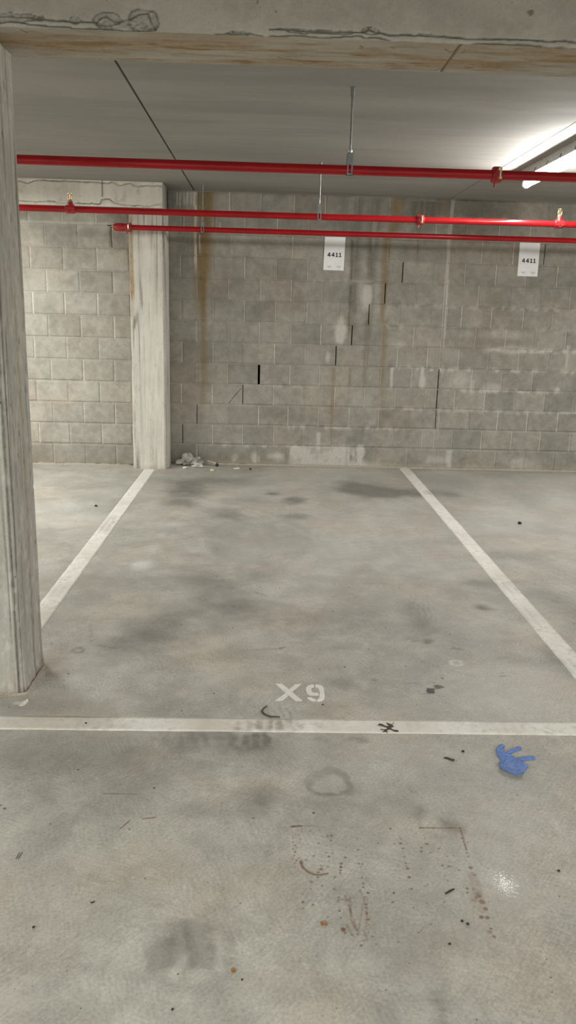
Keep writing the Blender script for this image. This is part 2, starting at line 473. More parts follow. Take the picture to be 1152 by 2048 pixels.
SPOTS = [(0.1011, 1.9944, 0.002, 0.9), (0.1018, 1.977, 0.0025, 0.9), (0.1076, 1.9637, 0.0025, 0.9), (0.1009, 1.9478, 0.002, 0.9), (0.1053, 1.9337, 0.0022, 0.8), (0.1037, 1.9208, 0.0019, 0.8), (0.0996, 1.9062, 0.0017, 0.8), (0.109, 1.9002, 0.0022, 0.8), (0.1038, 1.8883, 0.0019, 0.7), (0.1038, 1.8731, 0.0014, 0.7), (0.1161, 1.9092, 0.0019, 0.7), (0.1039, 2.0042, 0.0018, 0.8), (0.1235, 1.9915, 0.0025, 0.8), (0.1191, 2.0083, 0.0023, 0.7), (0.1287, 2.0263, 0.002, 0.7), (0.1291, 2.0363, 0.0018, 0.7), (0.1204, 1.9772, 0.0017, 0.7), (0.1109, 1.9543, 0.0022, 0.6), (0.1117, 2.0122, 0.0025, 0.5), (0.1005, 2.018, 0.0015, 0.7), (0.1749, 1.9739, 0.0035, 0.6), (0.1582, 1.9195, 0.0039, 0.6), (0.2021, 2.0053, 0.003, 0.6), (0.2149, 2.0086, 0.003, 0.8), (0.2106, 1.9851, 0.0023, 0.8), (0.2105, 1.9678, 0.0017, 0.7), (0.2101, 1.9466, 0.0015, 0.8), (0.2108, 1.9302, 0.0034, 0.6), (0.1949, 1.9334, 0.0024, 0.7), (0.2, 1.9169, 0.0032, 0.9), (0.1986, 1.8981, 0.0019, 0.7), (0.1529, 2.0278, 0.0025, 0.6), (0.1812, 2.0329, 0.002, 0.7), (0.1355, 1.9011, 0.0043, 0.5), (0.1752, 1.8643, 0.0062, 0.6), (0.1662, 1.8521, 0.0038, 0.7), (0.1796, 1.8766, 0.0024, 0.5), (0.1938, 1.8749, 0.0033, 0.4), (0.1638, 1.8326, 0.0028, 0.7), (0.2099, 1.8336, 0.0033, 0.6), (0.1454, 1.8147, 0.0042, 0.5), (0.1417, 1.7883, 0.0027, 0.7), (0.1733, 1.8, 0.0021, 0.8), (0.2319, 1.8877, 0.0034, 0.8), (0.2294, 1.8735, 0.0038, 0.9), (0.2275, 1.8595, 0.0033, 0.9), (0.2261, 1.8491, 0.0033, 0.7), (0.2455, 1.913, 0.0034, 0.9), (0.2811, 1.8881, 0.0026, 0.8), (0.2844, 1.8747, 0.0019, 0.8), (0.2848, 1.8635, 0.0014, 0.7), (0.2831, 1.8325, 0.0023, 0.9), (0.2828, 1.8097, 0.0021, 1), (0.2823, 1.7952, 0.0028, 1), (0.2819, 1.7594, 0.0018, 0.9), (0.2807, 1.7525, 0.0014, 0.7), (0.2806, 1.7328, 0.0025, 1), (0.2801, 1.7199, 0.0022, 1), (0.28, 1.7003, 0.0029, 1), (0.2807, 1.6795, 0.0033, 0.9), (0.2797, 1.662, 0.0017, 0.8), (0.2754, 1.6364, 0.0017, 0.8), (0.2846, 1.6244, 0.0023, 0.8), (0.2537, 1.5955, 0.0027, 1), (0.2921, 1.6378, 0.0015, 0.8), (0.2908, 1.5991, 0.0017, 0.8), (0.1201, 1.7396, 0.0036, 1), (0.1207, 1.7689, 0.0018, 0.9), (0.1203, 1.7169, 0.002, 0.8), (0.1453, 1.7299, 0.0016, 0.9), (0.2114, 1.7089, 0.0027, 1), (0.2133, 1.685, 0.0022, 1), (0.2155, 1.646, 0.0056, 0.9), (0.2188, 1.6347, 0.0026, 0.7), (0.2134, 1.7568, 0.0032, 0.6), (0.2115, 1.7426, 0.0027, 0.6), (0.1801, 1.6878, 0.002, 0.7), (0.2048, 1.7871, 0.0032, 0.6), (0.2847, 1.9466, 0.0022, 1), (0.3458, 1.9757, 0.0023, 1), (0.2503, 1.9556, 0.0015, 0.8), (0.2871, 1.9983, 0.0018, 0.6), (0.2352, 1.6292, 0.003, 0.6), (0.4126, 2.0044, 0.0018, 0.8), (0.4149, 1.9954, 0.0023, 0.8), (0.4111, 1.9753, 0.0035, 0.9), (0.4138, 1.9534, 0.0026, 0.8), (0.4106, 1.9391, 0.002, 0.6), (0.4114, 1.9183, 0.0023, 0.8), (0.4112, 1.8909, 0.0033, 0.9), (0.4112, 1.879, 0.0028, 1), (0.4123, 1.8697, 0.0041, 1), (0.4023, 1.8676, 0.0019, 0.6), (0.4118, 1.8347, 0.0043, 1), (0.4093, 1.7899, 0.0029, 0.9), (0.3922, 1.9742, 0.0017, 0.9), (0.3831, 1.8329, 0.0022, 0.5), (0.4678, 1.957, 0.0026, 0.8), (0.4642, 1.9409, 0.0037, 1), (0.4857, 1.9738, 0.004, 0.7), (0.4855, 1.9997, 0.002, 0.6), (0.4887, 1.9356, 0.0026, 0.8), (0.5158, 1.9535, 0.0023, 0.7), (0.5322, 1.9203, 0.002, 0.8), (0.554, 1.9354, 0.0023, 0.6), (0.5507, 1.9247, 0.0017, 0.8), (0.5113, 1.8819, 0.0025, 1), (0.5292, 1.8788, 0.0039, 0.6), (0.5528, 1.8636, 0.0025, 1), (0.5085, 1.8398, 0.0025, 0.7), (0.5126, 1.8211, 0.0019, 0.6), (0.4494, 1.8692, 0.0017, 0.8), (0.4476, 1.8003, 0.0024, 0.6), (0.5977, 2.0201, 0.0021, 0.7), (0.5948, 1.9995, 0.0032, 1), (0.5945, 1.9861, 0.0023, 0.9), (0.5951, 1.9727, 0.0023, 0.9), (0.5939, 1.9595, 0.0017, 0.8), (0.5924, 1.9357, 0.0034, 0.9), (0.5925, 1.9187, 0.0028, 0.8), (0.5887, 1.8752, 0.0053, 1), (0.5922, 1.8452, 0.0027, 0.6), (0.5588, 1.7928, 0.0032, 0.7), (0.5739, 1.7892, 0.0024, 0.6), (0.5549, 1.7767, 0.0027, 0.8), (0.5823, 1.7651, 0.0053, 0.7), (0.5858, 1.7432, 0.0068, 0.7), (0.5878, 1.7183, 0.0057, 0.8), (0.5694, 1.6905, 0.0051, 0.9), (0.5839, 1.6878, 0.0041, 0.8), (0.5828, 1.6512, 0.0035, 0.9), (0.5773, 1.6404, 0.0055, 0.5), (0.5832, 1.6258, 0.004, 0.6), (0.586, 1.6226, 0.002, 0.8), (0.565, 1.7485, 0.0068, 0.3), (0.5725, 1.7577, 0.0037, 0.5), (0.5591, 1.7252, 0.0031, 0.4), (0.4851, 1.7415, 0.0023, 0.6), (0.3515, 1.7411, 0.0026, 0.9), (0.4403, 1.7381, 0.0018, 0.6), (0.436, 1.6645, 0.0028, 0.5), (0.4069, 1.6429, 0.0015, 0.7), (0.3455, 1.6068, 0.0017, 0.9), (0.4196, 1.5945, 0.0015, 0.9), (0.4555, 1.5953, 0.0012, 0.9), (0.6063, 1.9831, 0.0017, 1), (0.6364, 1.8724, 0.0022, 0.8)]
LINES = [([(0.101, 2.0492), (0.1262, 2.0519)], 0.0042, 1.2), ([(0.1292, 2.0519), (0.172, 2.0524)], 0.0018, 0.5), ([(0.121, 1.8871), (0.1258, 1.8709), (0.1386, 1.853), (0.1543, 1.8433), (0.1704, 1.8414), (0.1911, 1.8475)], 0.0028, 1.1), ([(0.1214, 1.8974), (0.1224, 1.8892)], 0.004, 1.0), ([(0.4771, 2.0477), (0.5156, 2.047), (0.5996, 2.0491)], 0.002, 0.9), ([(0.5996, 2.0491), (0.5986, 2.02), (0.5945, 1.9484)], 0.0022, 0.9), ([(0.5769, 2.0477), (0.593, 2.0338)], 0.006, 0.25), ([(0.5856, 1.8447), (0.5822, 1.7682)], 0.014, 0.3), ([(0.5822, 1.7682), (0.5799, 1.7142)], 0.012, 0.25), ([(-0.4851, 2.2064), (-0.3811, 2.2053)], 0.003, 0.55), ([(0.5186, 2.047), (0.5214, 2.0031)], 0.003, 0.2), ([(0.243, 1.7568), (0.2376, 1.6779), (0.2466, 1.6448)], 0.0026, 0.5), ([(0.2309, 1.7659), (0.2491, 1.6448)], 0.002, 0.4), ([(0.2722, 1.7847), (0.2785, 1.748), (0.2485, 1.6286)], 0.002, 0.4), ([(0.2887, 1.7571), (0.2713, 1.6449)], 0.002, 0.4), ([(0.211, 1.7476), (0.2395, 1.7478)], 0.002, 0.5), ([(0.2247, 1.6611), (0.2322, 1.6366)], 0.003, 0.4), ([(0.266, 1.6416), (0.2711, 1.6127), (0.2549, 1.6095)], 0.002, 0.5)]
DARKLINES = [([(0.5735, 2.9928), (0.7169, 3.006)], 0.002, 0.5), ([(0.6393, 2.9018), (0.6766, 2.9071)], 0.002, 0.5), ([(0.874, 3.3595), (0.9164, 3.3443)], 0.006, 0.7), ([(0.6975, 3.4271), (0.7279, 3.4398)], 0.005, 0.6), ([(-0.0389, 4.0654), (0.0232, 4.006)], 0.004, 0.7), ([(-0.0268, 4.1793), (0.0095, 4.0995)], 0.003, 0.4), ([(-0.8188, 3.581), (-0.7836, 3.449), (-0.7721, 3.3635)], 0.004, 0.35), ([(-0.8058, 3.6324), (-0.7499, 3.6541), (-0.6887, 3.65)], 0.004, 0.35), ([(-0.8561, 3.5361), (-0.8051, 3.4956)], 0.004, 0.3), ([(-0.7331, 3.337), (-0.6442, 3.3019)], 0.004, 0.35), ([(0.4637, 3.0218), (0.4777, 3.0176)], 0.005, 0.7), ([(0.4718, 3.0359), (0.4844, 3.0363)], 0.003, 0.7), ([(-0.0496, 3.3059), (0.0849, 3.3269)], 0.006, 0.35), ([(0.085, 3.3324), (0.0986, 3.3383)], 0.008, 0.7), ([(1.0119, 3.0752), (1.0377, 3.076)], 0.004, 0.7), ([(1.0267, 3.1045), (1.039, 3.1097)], 0.004, 0.6)]
RINGS = [(0.2267, 2.2705, 0.0647, 0.0645, 0.012, 0.6), (0.578, 2.0898, 0.0913, 0.0977, 0.01, 0.22), (0.3528, 1.3975, 0.0652, 0.0755, 0.03, 0.4), (-0.1413, 1.5693, 0.0938, 0.0901, 0.02, 0.22), (-0.8058, 3.2857, 0.0218, 0.0186, 0.006, 0.8), (0.7593, 2.1898, 0.0095, 0.0106, 0.005, 0.6), (-0.0213, 5.1275, 0.3327, 0.5403, 0.03, 0.16)]
PRING = (0.8552, 3.1989, 0.0255, 0.0268, 0.007, 1.0)
SWIRL = (0.5269, 6.0697)
TREAD = [(0.076, 2.7367), (-0.033, 2.5351), (-0.2621, 2.5372), (-0.1662, 1.5801), (0.8462, 3.8718)]


def floor_paint(x, y):
    n = fbm(x * 3, y * 3, 5); n2 = fbm(x * 14, y * 14, 9); n3 = fbm(x * 60, y * 60, 21, 3)
    R = np.zeros_like(x); G = np.zeros_like(x); B = np.zeros_like(x)
    wx = x + (n2 - .5) * .05; wy = y + (fbm(x * 12, y * 12, 33) - .5) * .07

    def blob(cx, cy, rx, ry):
        m = (np.abs(x - cx) < 1.6 * rx + .08) & (np.abs(y - cy) < 1.6 * ry + .08)
        d = np.sqrt(((wx[m] - cx) / rx) ** 2 + ((wy[m] - cy) / ry) ** 2)
        return m, 1 - sstep(.2, 1.3, d + (n[m] - .5) * .9 + (n2[m] - .5) * .5)
    for cx, cy, rx, ry, s in DARK:
        m, b = blob(cx, cy, rx, ry)
        G[m] = G[m] + 1.3 * b * s * (.3 + 1.1 * n2[m]) * (1 - .5 * np.clip(G[m], 0, 1))
    for cx, cy, rx, ry, s in TAN:
        m, b = blob(cx, cy, rx, ry)
        R[m] += b * s * (.35 + 1.0 * n2[m]) * .30
    for cx, cy, rx, ry, s in PALE:
        m, b = blob(cx, cy, rx, ry)
        B[m] += b * s * (.15 + 1.4 * n2[m])
    for cx, cy, rx, ry, w, s in RINGS:
        m = (np.abs(x - cx) < rx + .1) & (np.abs(y - cy) < ry + .1)
        q = np.sqrt(((wx[m] - cx) / rx) ** 2 + ((wy[m] - cy) / ry) ** 2)
        d = np.abs(q - 1) * min(rx, ry)
        G[m] += (1 - sstep(w * .2, w * 1.8, d + (n2[m] - .5) * w * 1.5)) * s * sstep(.3, .65, n[m] * .6 + n2[m] * .4)
    cx, cy, rx, ry, w, s = PRING
    q = np.abs(np.sqrt(((x - cx) / rx) ** 2 + ((y - cy) / ry) ** 2) - 1) * min(rx, ry)
    B += (1 - sstep(.003, .008, q)) * .9
    # sweeping tyre marks: long faint arcs about the bay's entry
    for cx, cy, amp, fr in ((-1.4, 4.6, .10, 60), (2.3, 4.9, .07, 70), (.3, 7.9, .05, 50), (2.2, 1.2, .10, 90)):
        r = np.hypot(x - cx, y - cy)
        w = .5 + .5 * np.sin(r * fr + 5 * n)
        m = sstep(.5, .72, fbm(x * 1.6 + cx, y * 1.6, 51))
        G += amp * m * w * n2 * 1.5
    # fine swirl by the wall end
    r = np.hypot(x - SWIRL[0], (y - SWIRL[1]) * .5)
    R += .16 * (1 - sstep(.08, .2, r)) * (.5 + .5 * np.sin(r * 190 + 4 * n))
    # rubber tread smears
    for (cx, cy), w, l, fr, s in zip(TREAD, (.075, .10, .14, .11, .06), (.07, .05, .06, .10, .25), (240, 150, 130, 120, 200), (.35, .35, .18, .14, .2)):
        d = 1 - sstep(.5, 1.1, np.maximum(np.abs(x - cx) / w, np.abs(y - cy) / l))
        st = np.sin((x - cx) * fr + (y - cy) * 26 + n2 * 7 + n * 5)
        G += d * s * np.clip(st, 0, 1) * (.3 + n)
        B += d * s * .5 * np.clip(-st, 0, 1)
    # streaks of tyre grit in the right-hand bay
    st = np.sin((x * .9 + y * .45) * 120 + n2 * 4)
    m = sstep(1.5, 1.75, x) * (1 - sstep(5.0, 5.6, y)) * sstep(.45, .6, n)
    B += .22 * m * np.clip(st, 0, 1)
    for px, py, r, s in SPOTS:
        m = (np.abs(x - px) < .05) & (np.abs(y - py) < .05)
        if not m.any(): continue
        d = np.hypot(x[m] - px, y[m] - py) + (n3[m] - .5) * r * .9
        R[m] += (1 - sstep(r * .7, r * 1.35 + .0010, d)) * s * 1.1
    for pts, w, s in LINES:
        xs = [p[0] for p in pts]; ys = [p[1] for p in pts]
        m = (x > min(xs) - .05) & (x < max(xs) + .05) & (y > min(ys) - .05) & (y < max(ys) + .05)
        if not m.any(): continue
        d = poly_dist(x[m], y[m], pts)
        R[m] += (1 - sstep(w * .5, w * 1.3 + .0012, d)) * s * (.35 + 1.1 * n3[m])
    for pts, w, s in DARKLINES:
        xs = [p[0] for p in pts]; ys = [p[1] for p in pts]
        m = (x > min(xs) - .05) & (x < max(xs) + .05) & (y > min(ys) - .05) & (y < max(ys) + .05)
        if not m.any(): continue
        d = poly_dist(x[m], y[m], pts)
        G[m] += (1 - sstep(w * .5, w * 1.5 + .002, d)) * s * (.4 + n3[m])
    # grit and sand along the foot of the wall
    R += .25 * (1 - sstep(.02, .16, D - y + (n2 - .5) * .1)) * np.where(x > -.95, 1, 1.5)
    n4 = fbm(x * 26, y * 26, 77)
    A = .985 + .12 * (n - .5) + .10 * (fbm(x * .8, y * .8, 71) - .5) + .14 * (n2 - .5) + .12 * (n4 - .5)
    return np.stack([np.clip(R, 0, .95), np.clip(G, 0, .85), np.clip(B, 0, .9), A], -1)


def build_floor():
    Vs, Qs, As = [], [], []; n = 0
    near = (np.concatenate([np.arange(-1.1, -.02, .005), np.arange(-.02, .74, .0026), np.arange(.74, 1.3501, .005)]),
            np.concatenate([np.arange(.95, 1.49, .006), np.arange(1.49, 2.17, .0026), np.arange(2.17, 2.7501, .005)]))
    yy = [2.75]
    while yy[-1] < D + .01:
        yy.append(yy[-1] + .008 + .0022 * (yy[-1] - 2.75))
    far = (np.arange(-2.4, 3.301, .0143), np.array(yy))
    ymax = yy[-1]
    for U, V in (near, far):
        P, Q, u, v = grid_parts(U, V, lambda a, b: (a, b, a * 0))
        Vs.append(P); Qs.append(Q + n); As.append(floor_paint(u, v)); n += len(P)
    ux, vx = near[0][-1], 2.75; fx0, fx1 = far[0][0], far[0][-1]
    for x0, x1, y0, y1 in ((-9, 9, -7, .95), (-9, -1.1, .95, vx), (ux, 9, .95, vx), (-9, fx0, vx, ymax), (fx1, 9, vx, ymax)):
        Vs.append(np.array([(x0, y0, 0), (x1, y0, 0), (x1, y1, 0), (x0, y1, 0)])); Qs.append(np.array([[0, 1, 2, 3]]) + n)
        As.append(np.tile([0.05, .05, .05, .98], (4, 1))); n += 4
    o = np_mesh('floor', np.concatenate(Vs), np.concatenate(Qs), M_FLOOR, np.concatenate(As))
    tag(o, kind='structure')


build_floor()

# ------------------------------------------------------------------ ceiling slab: precast planks with open joints
mb = MB()
JL, JR = -.684, 1.652
for x0, x1 in ((-9, JL - .006), (JL + .006, JR - .003), (JR + .003, 9)):
    mb.box(x0, x1, -7, D + .1, HC, HC + .03)
mb.box(-9, 9, -7, D + .1, HC + .03, HC + .2)
tag(mb.build('ceiling', M_CEIL, bevel=0), kind='structure')

# ------------------------------------------------------------------ block walls
ROW = .1953; PITCH_X = .2935


def wall_paint(x, z):
    n = fbm(x * 5, z * 5, 3); n2 = fbm(x * 22, z * 22, 7); vs = fbm(x * 26, z * 1.6, 13); vs2 = fbm(x * 55, z * 2.5, 15)
    R = np.zeros_like(x); G = np.zeros_like(x); B = np.zeros_like(x)

    def streak(cx, w0, w1, z1, z0, s, soft=.5, lean=0.0):
        """runs down from z1 to z0, half width w0 at the top and w1 at the foot"""
        t = np.clip((z1 - z) / (z1 - z0), -.2, 1.4)
        w = w0 + (w1 - w0) * np.clip(t, 0, 1)
        d = np.abs(x - cx - lean * t + (fbm(x * 0 + z * 7, z * 0, 19) - .5) * .02) / w
        return s * (1 - sstep(1 - soft, 1 + soft, d + (vs - .5) * .7)) * sstep(-.02, .02, t) * (1 - sstep(.75, 1.1, t + (vs2 - .5) * .3))
    for a in RUST_W: R += streak(*a)
    for a in PALE_W: B += 1.35 * streak(*a) * (.55 + .9 * vs2)
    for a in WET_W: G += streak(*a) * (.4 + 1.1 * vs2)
    for cx, cz, rx, rz, s in EFFLO:
        d = np.sqrt(((x - cx) / rx) ** 2 + ((z - cz) / rz) ** 2) + (n2 - .5) * 1.1 + (vs - .5) * .6
        B += 1.8 * s * (1 - sstep(.3, 1.15, d + (vs2 - .5) * .5)) * (.3 + 1.2 * n2)
    # salt along some bed joints in the right half
    for k, xa, xb, s in ((6, 2.05, 3.3, .7), (7, 1.0, 1.5, .35), (7, 2.1, 3.3, .25), (5, 1.2, 3.2, .5), (4, 1.7, 2.9, .45), (3, 1.0, 3.2, .3), (8, 1.2, 3.0, .3), (9, .3, 1.1, .25), (2, .1, 1.4, .35), (4, -.3, .7, .2), (1, -.6, 1.0, .3)):
        d = np.abs(z - k * ROW + .004)
        B += 1.4 * s * (1 - sstep(.004, .018 + .03 * vs, d)) * sstep(xa, xa + .15, x) * (1 - sstep(xb - .15, xb, x)) * sstep(.42, .62, n2)
    # salt bloom and damp along the foot
    B += .95 * sstep(.1, .45, x + (n - .5) * .5) * (1 - sstep(.8, 1.15, x + (n - .5) * .5)) * (1 - sstep(.02, .22, z + (vs - .5) * .22 + (n2 - .5) * .16)) * (.25 + 1.2 * n2)
    B += .4 * (1 - sstep(.0, .07, z + (n2 - .5) * .08)) * (.3 + n2)
    G += .35 * (1 - sstep(.05, .24, z + (n - .5) * .12)) * sstep(.45, .6, n)
    R += .30 * (1 - sstep(.0, .10, z + (n2 - .5) * .06))
    A = 1.0 + .26 * (n - .5) + .24 * (n2 - .5)
    G += .8 * (1 - sstep(.002, .008, poly_dist(x, z, CRACK_LINE) + (n2 - .5) * .006))
    return R, G, B, A


CRACK_LINE = [(-0.3557, 0.6012), (-0.3081, 0.6648), (-0.2464, 0.7381)]
RUST_W = [(-0.5793, 0.075, 0.05, 2.5206, 1.7368, 0.62, 0.7, -0.01), (-0.6109, 0.034, 0.026, 2.0017, 0.7199, 0.62, 0.7, 0.02), (-0.6425, 0.1, 0.04, 2.5187, 1.3733, 0.35, 0.5, 0), (-0.6109, 0.03, 0.03, 0.815, 0.3822, 0.2, 0.6, 0), (1.1692, 0.055, 0.04, 2.5167, 2.1401, 0.7, 0.6, -0.03), (1.0966, 0.04, 0.02, 2.1812, 1.3272, 0.6, 0.6, -0.02), (1.1162, 0.024, 0.022, 1.4188, 0.7138, 0.45, 0.5, 0), (1.1386, 0.03, 0.03, 0.7614, 0.3732, 0.25, 0.6, 0), (0.6461, 0.018, 0.014, 0.9639, 0.1647, 0.42, 0.6, 0), (0.7997, 0.014, 0.01, 0.9677, 0.6575, 0.25, 0.6, 0), (1.382, 0.02, 0.012, 2.4929, 1.9696, 0.35, 0.6, 0), (1.5939, 0.06, 0.05, 2.4905, 2.3699, 0.3, 0.5, 0)]
PALE_W = [(-0.8458, 0.009, 0.006, 2.5, 2.3678, 0.5, 0.5, 0.0), (-0.8142, 0.01, 0.006, 2.5009, 2.3602, 0.55, 0.5, 0.0), (-0.7826, 0.008, 0.006, 2.5018, 2.3697, 0.5, 0.5, 0.0), (-0.751, 0.011, 0.006, 2.5028, 2.3663, 0.55, 0.5, 0.0), (-0.7193, 0.008, 0.005, 2.5037, 2.3758, 0.5, 0.5, 0.0), (-0.6877, 0.018, 0.01, 2.5046, 2.3467, 0.55, 0.5, 0.0), (-0.6744, 0.009, 0.008, 2.39, 1.7699, 0.6, 0.5, 0.0), (-0.6338, 0.008, 0.006, 2.1322, 1.9483, 0.45, 0.5, 0.0), (-0.7791, 0.006, 0.006, 2.3226, 2.1281, 0.3, 0.5, 0.0), (1.6714, 0.016, 0.012, 2.5014, 1.6183, 0.6, 0.4, 0.0), (1.683, 0.012, 0.012, 1.7979, 1.2024, 0.5, 0.4, 0.0), (1.2085, 0.014, 0.01, 0.9777, 0.7634, 0.55, 0.6, 0.0), (1.5026, 0.014, 0.016, 0.9849, 0.7944, 0.7, 0.6, 0.0), (0.687, 0.05, 0.03, 1.3617, 1.1764, 0.55, 0.7, 0.0), (0.5196, 0.02, 0.014, 0.3343, 0.1365, 0.5, 0.6, 0.0), (0.9694, 0.02, 0.012, 2.3083, 2.0462, 0.25, 0.6, 0.0), (0.9294, 0.05, 0.03, 1.7326, 1.506, 0.35, 0.7, 0.0), (0.9369, 0.03, 0.02, 0.2201, -0.0045, 0.5, 0.6, 0.0), (1.8244, 0.03, 0.02, 0.1898, -0.0107, 0.45, 0.6, 0.0), (2.889, 0.015, 0.008, 1.2316, 0.9956, 0.4, 0.6, 0.0), (1.9909, 0.02, 0.016, 0.8777, 0.7338, 0.4, 0.6, 0.0), (-0.4512, 0.008, 0.006, 2.2459, 2.1809, 0.5, 0.5, 0.0)]
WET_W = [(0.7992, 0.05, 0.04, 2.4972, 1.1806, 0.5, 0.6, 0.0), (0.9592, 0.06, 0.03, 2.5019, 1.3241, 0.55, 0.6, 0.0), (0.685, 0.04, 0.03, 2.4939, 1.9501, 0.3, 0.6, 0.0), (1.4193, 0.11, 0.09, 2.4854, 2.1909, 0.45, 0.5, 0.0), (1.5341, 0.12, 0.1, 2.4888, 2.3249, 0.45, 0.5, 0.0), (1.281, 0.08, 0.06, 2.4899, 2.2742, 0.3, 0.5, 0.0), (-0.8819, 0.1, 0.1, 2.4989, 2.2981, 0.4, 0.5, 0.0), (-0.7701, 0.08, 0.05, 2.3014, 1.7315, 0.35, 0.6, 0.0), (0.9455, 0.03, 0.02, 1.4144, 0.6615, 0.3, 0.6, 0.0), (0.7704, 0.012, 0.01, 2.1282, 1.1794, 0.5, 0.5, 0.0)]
EFFLO = [(0.6893, 1.3063, 0.05, 0.11, 0.7), (0.3446, 0.1326, 0.12, 0.08, 0.5), (0.7384, 0.1412, 0.18, 0.09, 0.55), (-0.2926, 0.069, 0.04, 0.06, 0.35), (-0.0963, 0.0732, 0.05, 0.06, 0.4), (0.1097, 0.0926, 0.11, 0.05, 0.4), (0.2948, 0.1563, 0.05, 0.05, 0.5), (1.5064, 0.8564, 0.04, 0.08, 0.6), (2.377, 1.1717, 0.25, 0.05, 0.25), (2.1918, 0.8105, 0.12, 0.06, 0.3), (1.8452, 0.8742, 0.1, 0.08, 0.28), (0.9356, 0.1455, 0.05, 0.08, 0.6), (1.6828, 0.0867, 0.15, 0.05, 0.3), (2.5074, 0.0793, 0.2, 0.06, 0.3), (0.9351, 1.6197, 0.06, 0.12, 0.35), (0.5801, 1.0565, 0.03, 0.06, 0.4), (1.268, 1.1908, 0.08, 0.05, 0.3), (2.2674, 1.3094, 0.3, 0.05, 0.2), (1.8838, 1.2997, 0.08, 0.05, 0.2), (2.8295, 0.8016, 0.03, 0.03, 0.5)]


def block_wall(name, x0, x1, depth, joint_odd, joint_even, row, pitch, z_top, paint, extra=None, cracks=None, fine=(-2.5, 3.4), tint_seed=1):
    rr = random.Random(tint_seed)
    Vs, Qs, As = [], [], []; n = [0]
    cracks = cracks or {}
    m = .0048; rec = .0035

    def put(P, Q, tint):
        Vs.append(P); Qs.append(Q + n[0]); n[0] += len(P)
        As.append(np.full(len(P), tint))
    k = 0
    while k * row < z_top - .01:
        z0, z1 = k * row, min((k + 1) * row, z_top)
        off = joint_odd if k % 2 == 0 else joint_even
        js = [off + pitch * i for i in range(-60, 60)]
        js = [j + rr.uniform(-.006, .006) for j in js if x0 + .02 < j < x1 - .02]
        if extra: js = sorted(js + [extra + (rr.uniform(-.002, .002))])
        edges = [x0] + js + [x1]
        wid = {}
        for j in js: wid[j] = m
        for (ck, cx, w, top, bot) in cracks:
            if ck == k:
                j = min(js, key=lambda a: abs(a - cx)); wid[j] = w
        for a, b in zip(edges[:-1], edges[1:]):
            wa, wb = wid.get(a, 0), wid.get(b, 0)
            xa, xb = a + wa, b - wb; za, zb = z0 + m, z1 - m
            if xb - xa < .006: continue
            vis = fine[0] < (a + b) / 2 < fine[1]
            c = .003
            if vis:
                q = 4 if (k == 3 and name == 'wall_back' and xa < -.46 < xb + .1) else 1
                nu = max(2, int((xb - xa) * q / .0125)); nv = max(2, int((zb - za) * q / .0135))
            else:
                nu = nv = 1
            U = np.concatenate([[xa], np.linspace(xa + c, xb - c, nu + 1), [xb]])
            V = np.concatenate([[za], np.linspace(za + c, zb - c, nv + 1), [zb]])
            dy = rr.uniform(-.0015, .0015)
            P, Q, u, v = grid_parts(U, V, lambda p, q: (p, p * 0 + depth + dy, q))
            edge = (u < xa + 1e-6) | (u > xb - 1e-6) | (v < za + 1e-6) | (v > zb - 1e-6)
            P[edge, 1] = depth + rec + .001
            put(P, Q, rr.choice((.88, .94, .97, 1.0, 1.0, 1.03, 1.08)) * rr.uniform(.97, 1.03) * (.92 if k == 0 else 1))
        for j in js:
            w = wid[j]
            V = np.linspace(z0 + m, z1 - m, 13)
            if abs(w - m) > 1e-6:
                # open joint: a deep slot
                d1 = depth + .11
                for xx in (j - w, j + w):
                    P, Q, u, v = grid_parts(np.array([depth + rec + .001, d1]), V, lambda p, q: (p * 0 + xx, p, q)); put(P, Q, .7)
                P, Q, u, v = grid_parts(np.array([j - w, j + w]), V, lambda p, q: (p, p * 0 + d1, q)); put(P, Q, .7)
            else:
                P, Q, u, v = grid_parts(np.array([j - w, j + w]), V, lambda p, q: (p, p * 0 + depth + rec, q))
                put(P, Q, rr.uniform(1.05, 1.75))
        if k > 0:
            fx0, fx1 = max(x0, fine[0]), min(x1, fine[1])
            U = np.concatenate([[x0], np.arange(fx0 + .001, fx1, .02), [x1]])
            P, Q, u, v = grid_parts(U, np.array([z0 - m, z0 + m]), lambda p, q: (p, p * 0 + depth + rec, q))
            put(P, Q, 1.05)
        k += 1
    for zz in (0, z_top):
        put(np.array([(x0, depth + rec, max(zz - m, 0)), (x1, depth + rec, max(zz - m, 0)), (x1, depth + rec, zz + m), (x0, depth + rec, zz + m)]), np.array([[0, 1, 2, 3]]), 1.0)
    # the wall's body behind its face
    n0 = n[0]
    for q in (((x0, depth + .11, 0), (x1, depth + .11, 0), (x1, depth + .11, z_top), (x0, depth + .11, z_top)),):
        put(np.array(q), np.array([[0, 1, 2, 3]]), 1.0)
    V = np.concatenate(Vs)
    R, G, B, A = paint(V[:, 0], V[:, 2])
    at = np.stack([np.clip(R, 0, .9), np.clip(G, 0, .8), np.clip(B, 0, .85), A * np.concatenate(As)], -1)
    o = np_mesh(name, V, np.concatenate(Qs), M_WALL, at)
    return tag(o, kind='structure')


CRACKS = [(9, 1.2418, 0.004, 0, 0), (8, 1.1116, 0.0043, 0, 0), (7, 0.9716, 0.0038, 0, 0), (6, 0.8002, 0.0046, 0, 0), (5, 0.6704, 0.0046, 0, 0), (4, -0.0565, 0.0105, 0, 0), (3, -0.2024, 0.0032, 0, 0), (2, -0.6302, 0.0032, 0, 0), (1, -0.7662, 0.003, 0, 0), (10, 2.5601, 0.003, 0, 0), (4, 1.6484, 0.0032, 0, 0), (4, 1.6497, 0.0043, 0, 0), (3, 1.6539, 0.0043, 0, 0), (2, 1.6482, 0.0028, 0, 0)]
block_wall('wall_back', -.93, 9, D, 1.688, 1.688 + PITCH_X / 2, ROW, PITCH_X, HC, wall_paint, extra=1.660, cracks=CRACKS, fine=(-.95, 3.4))


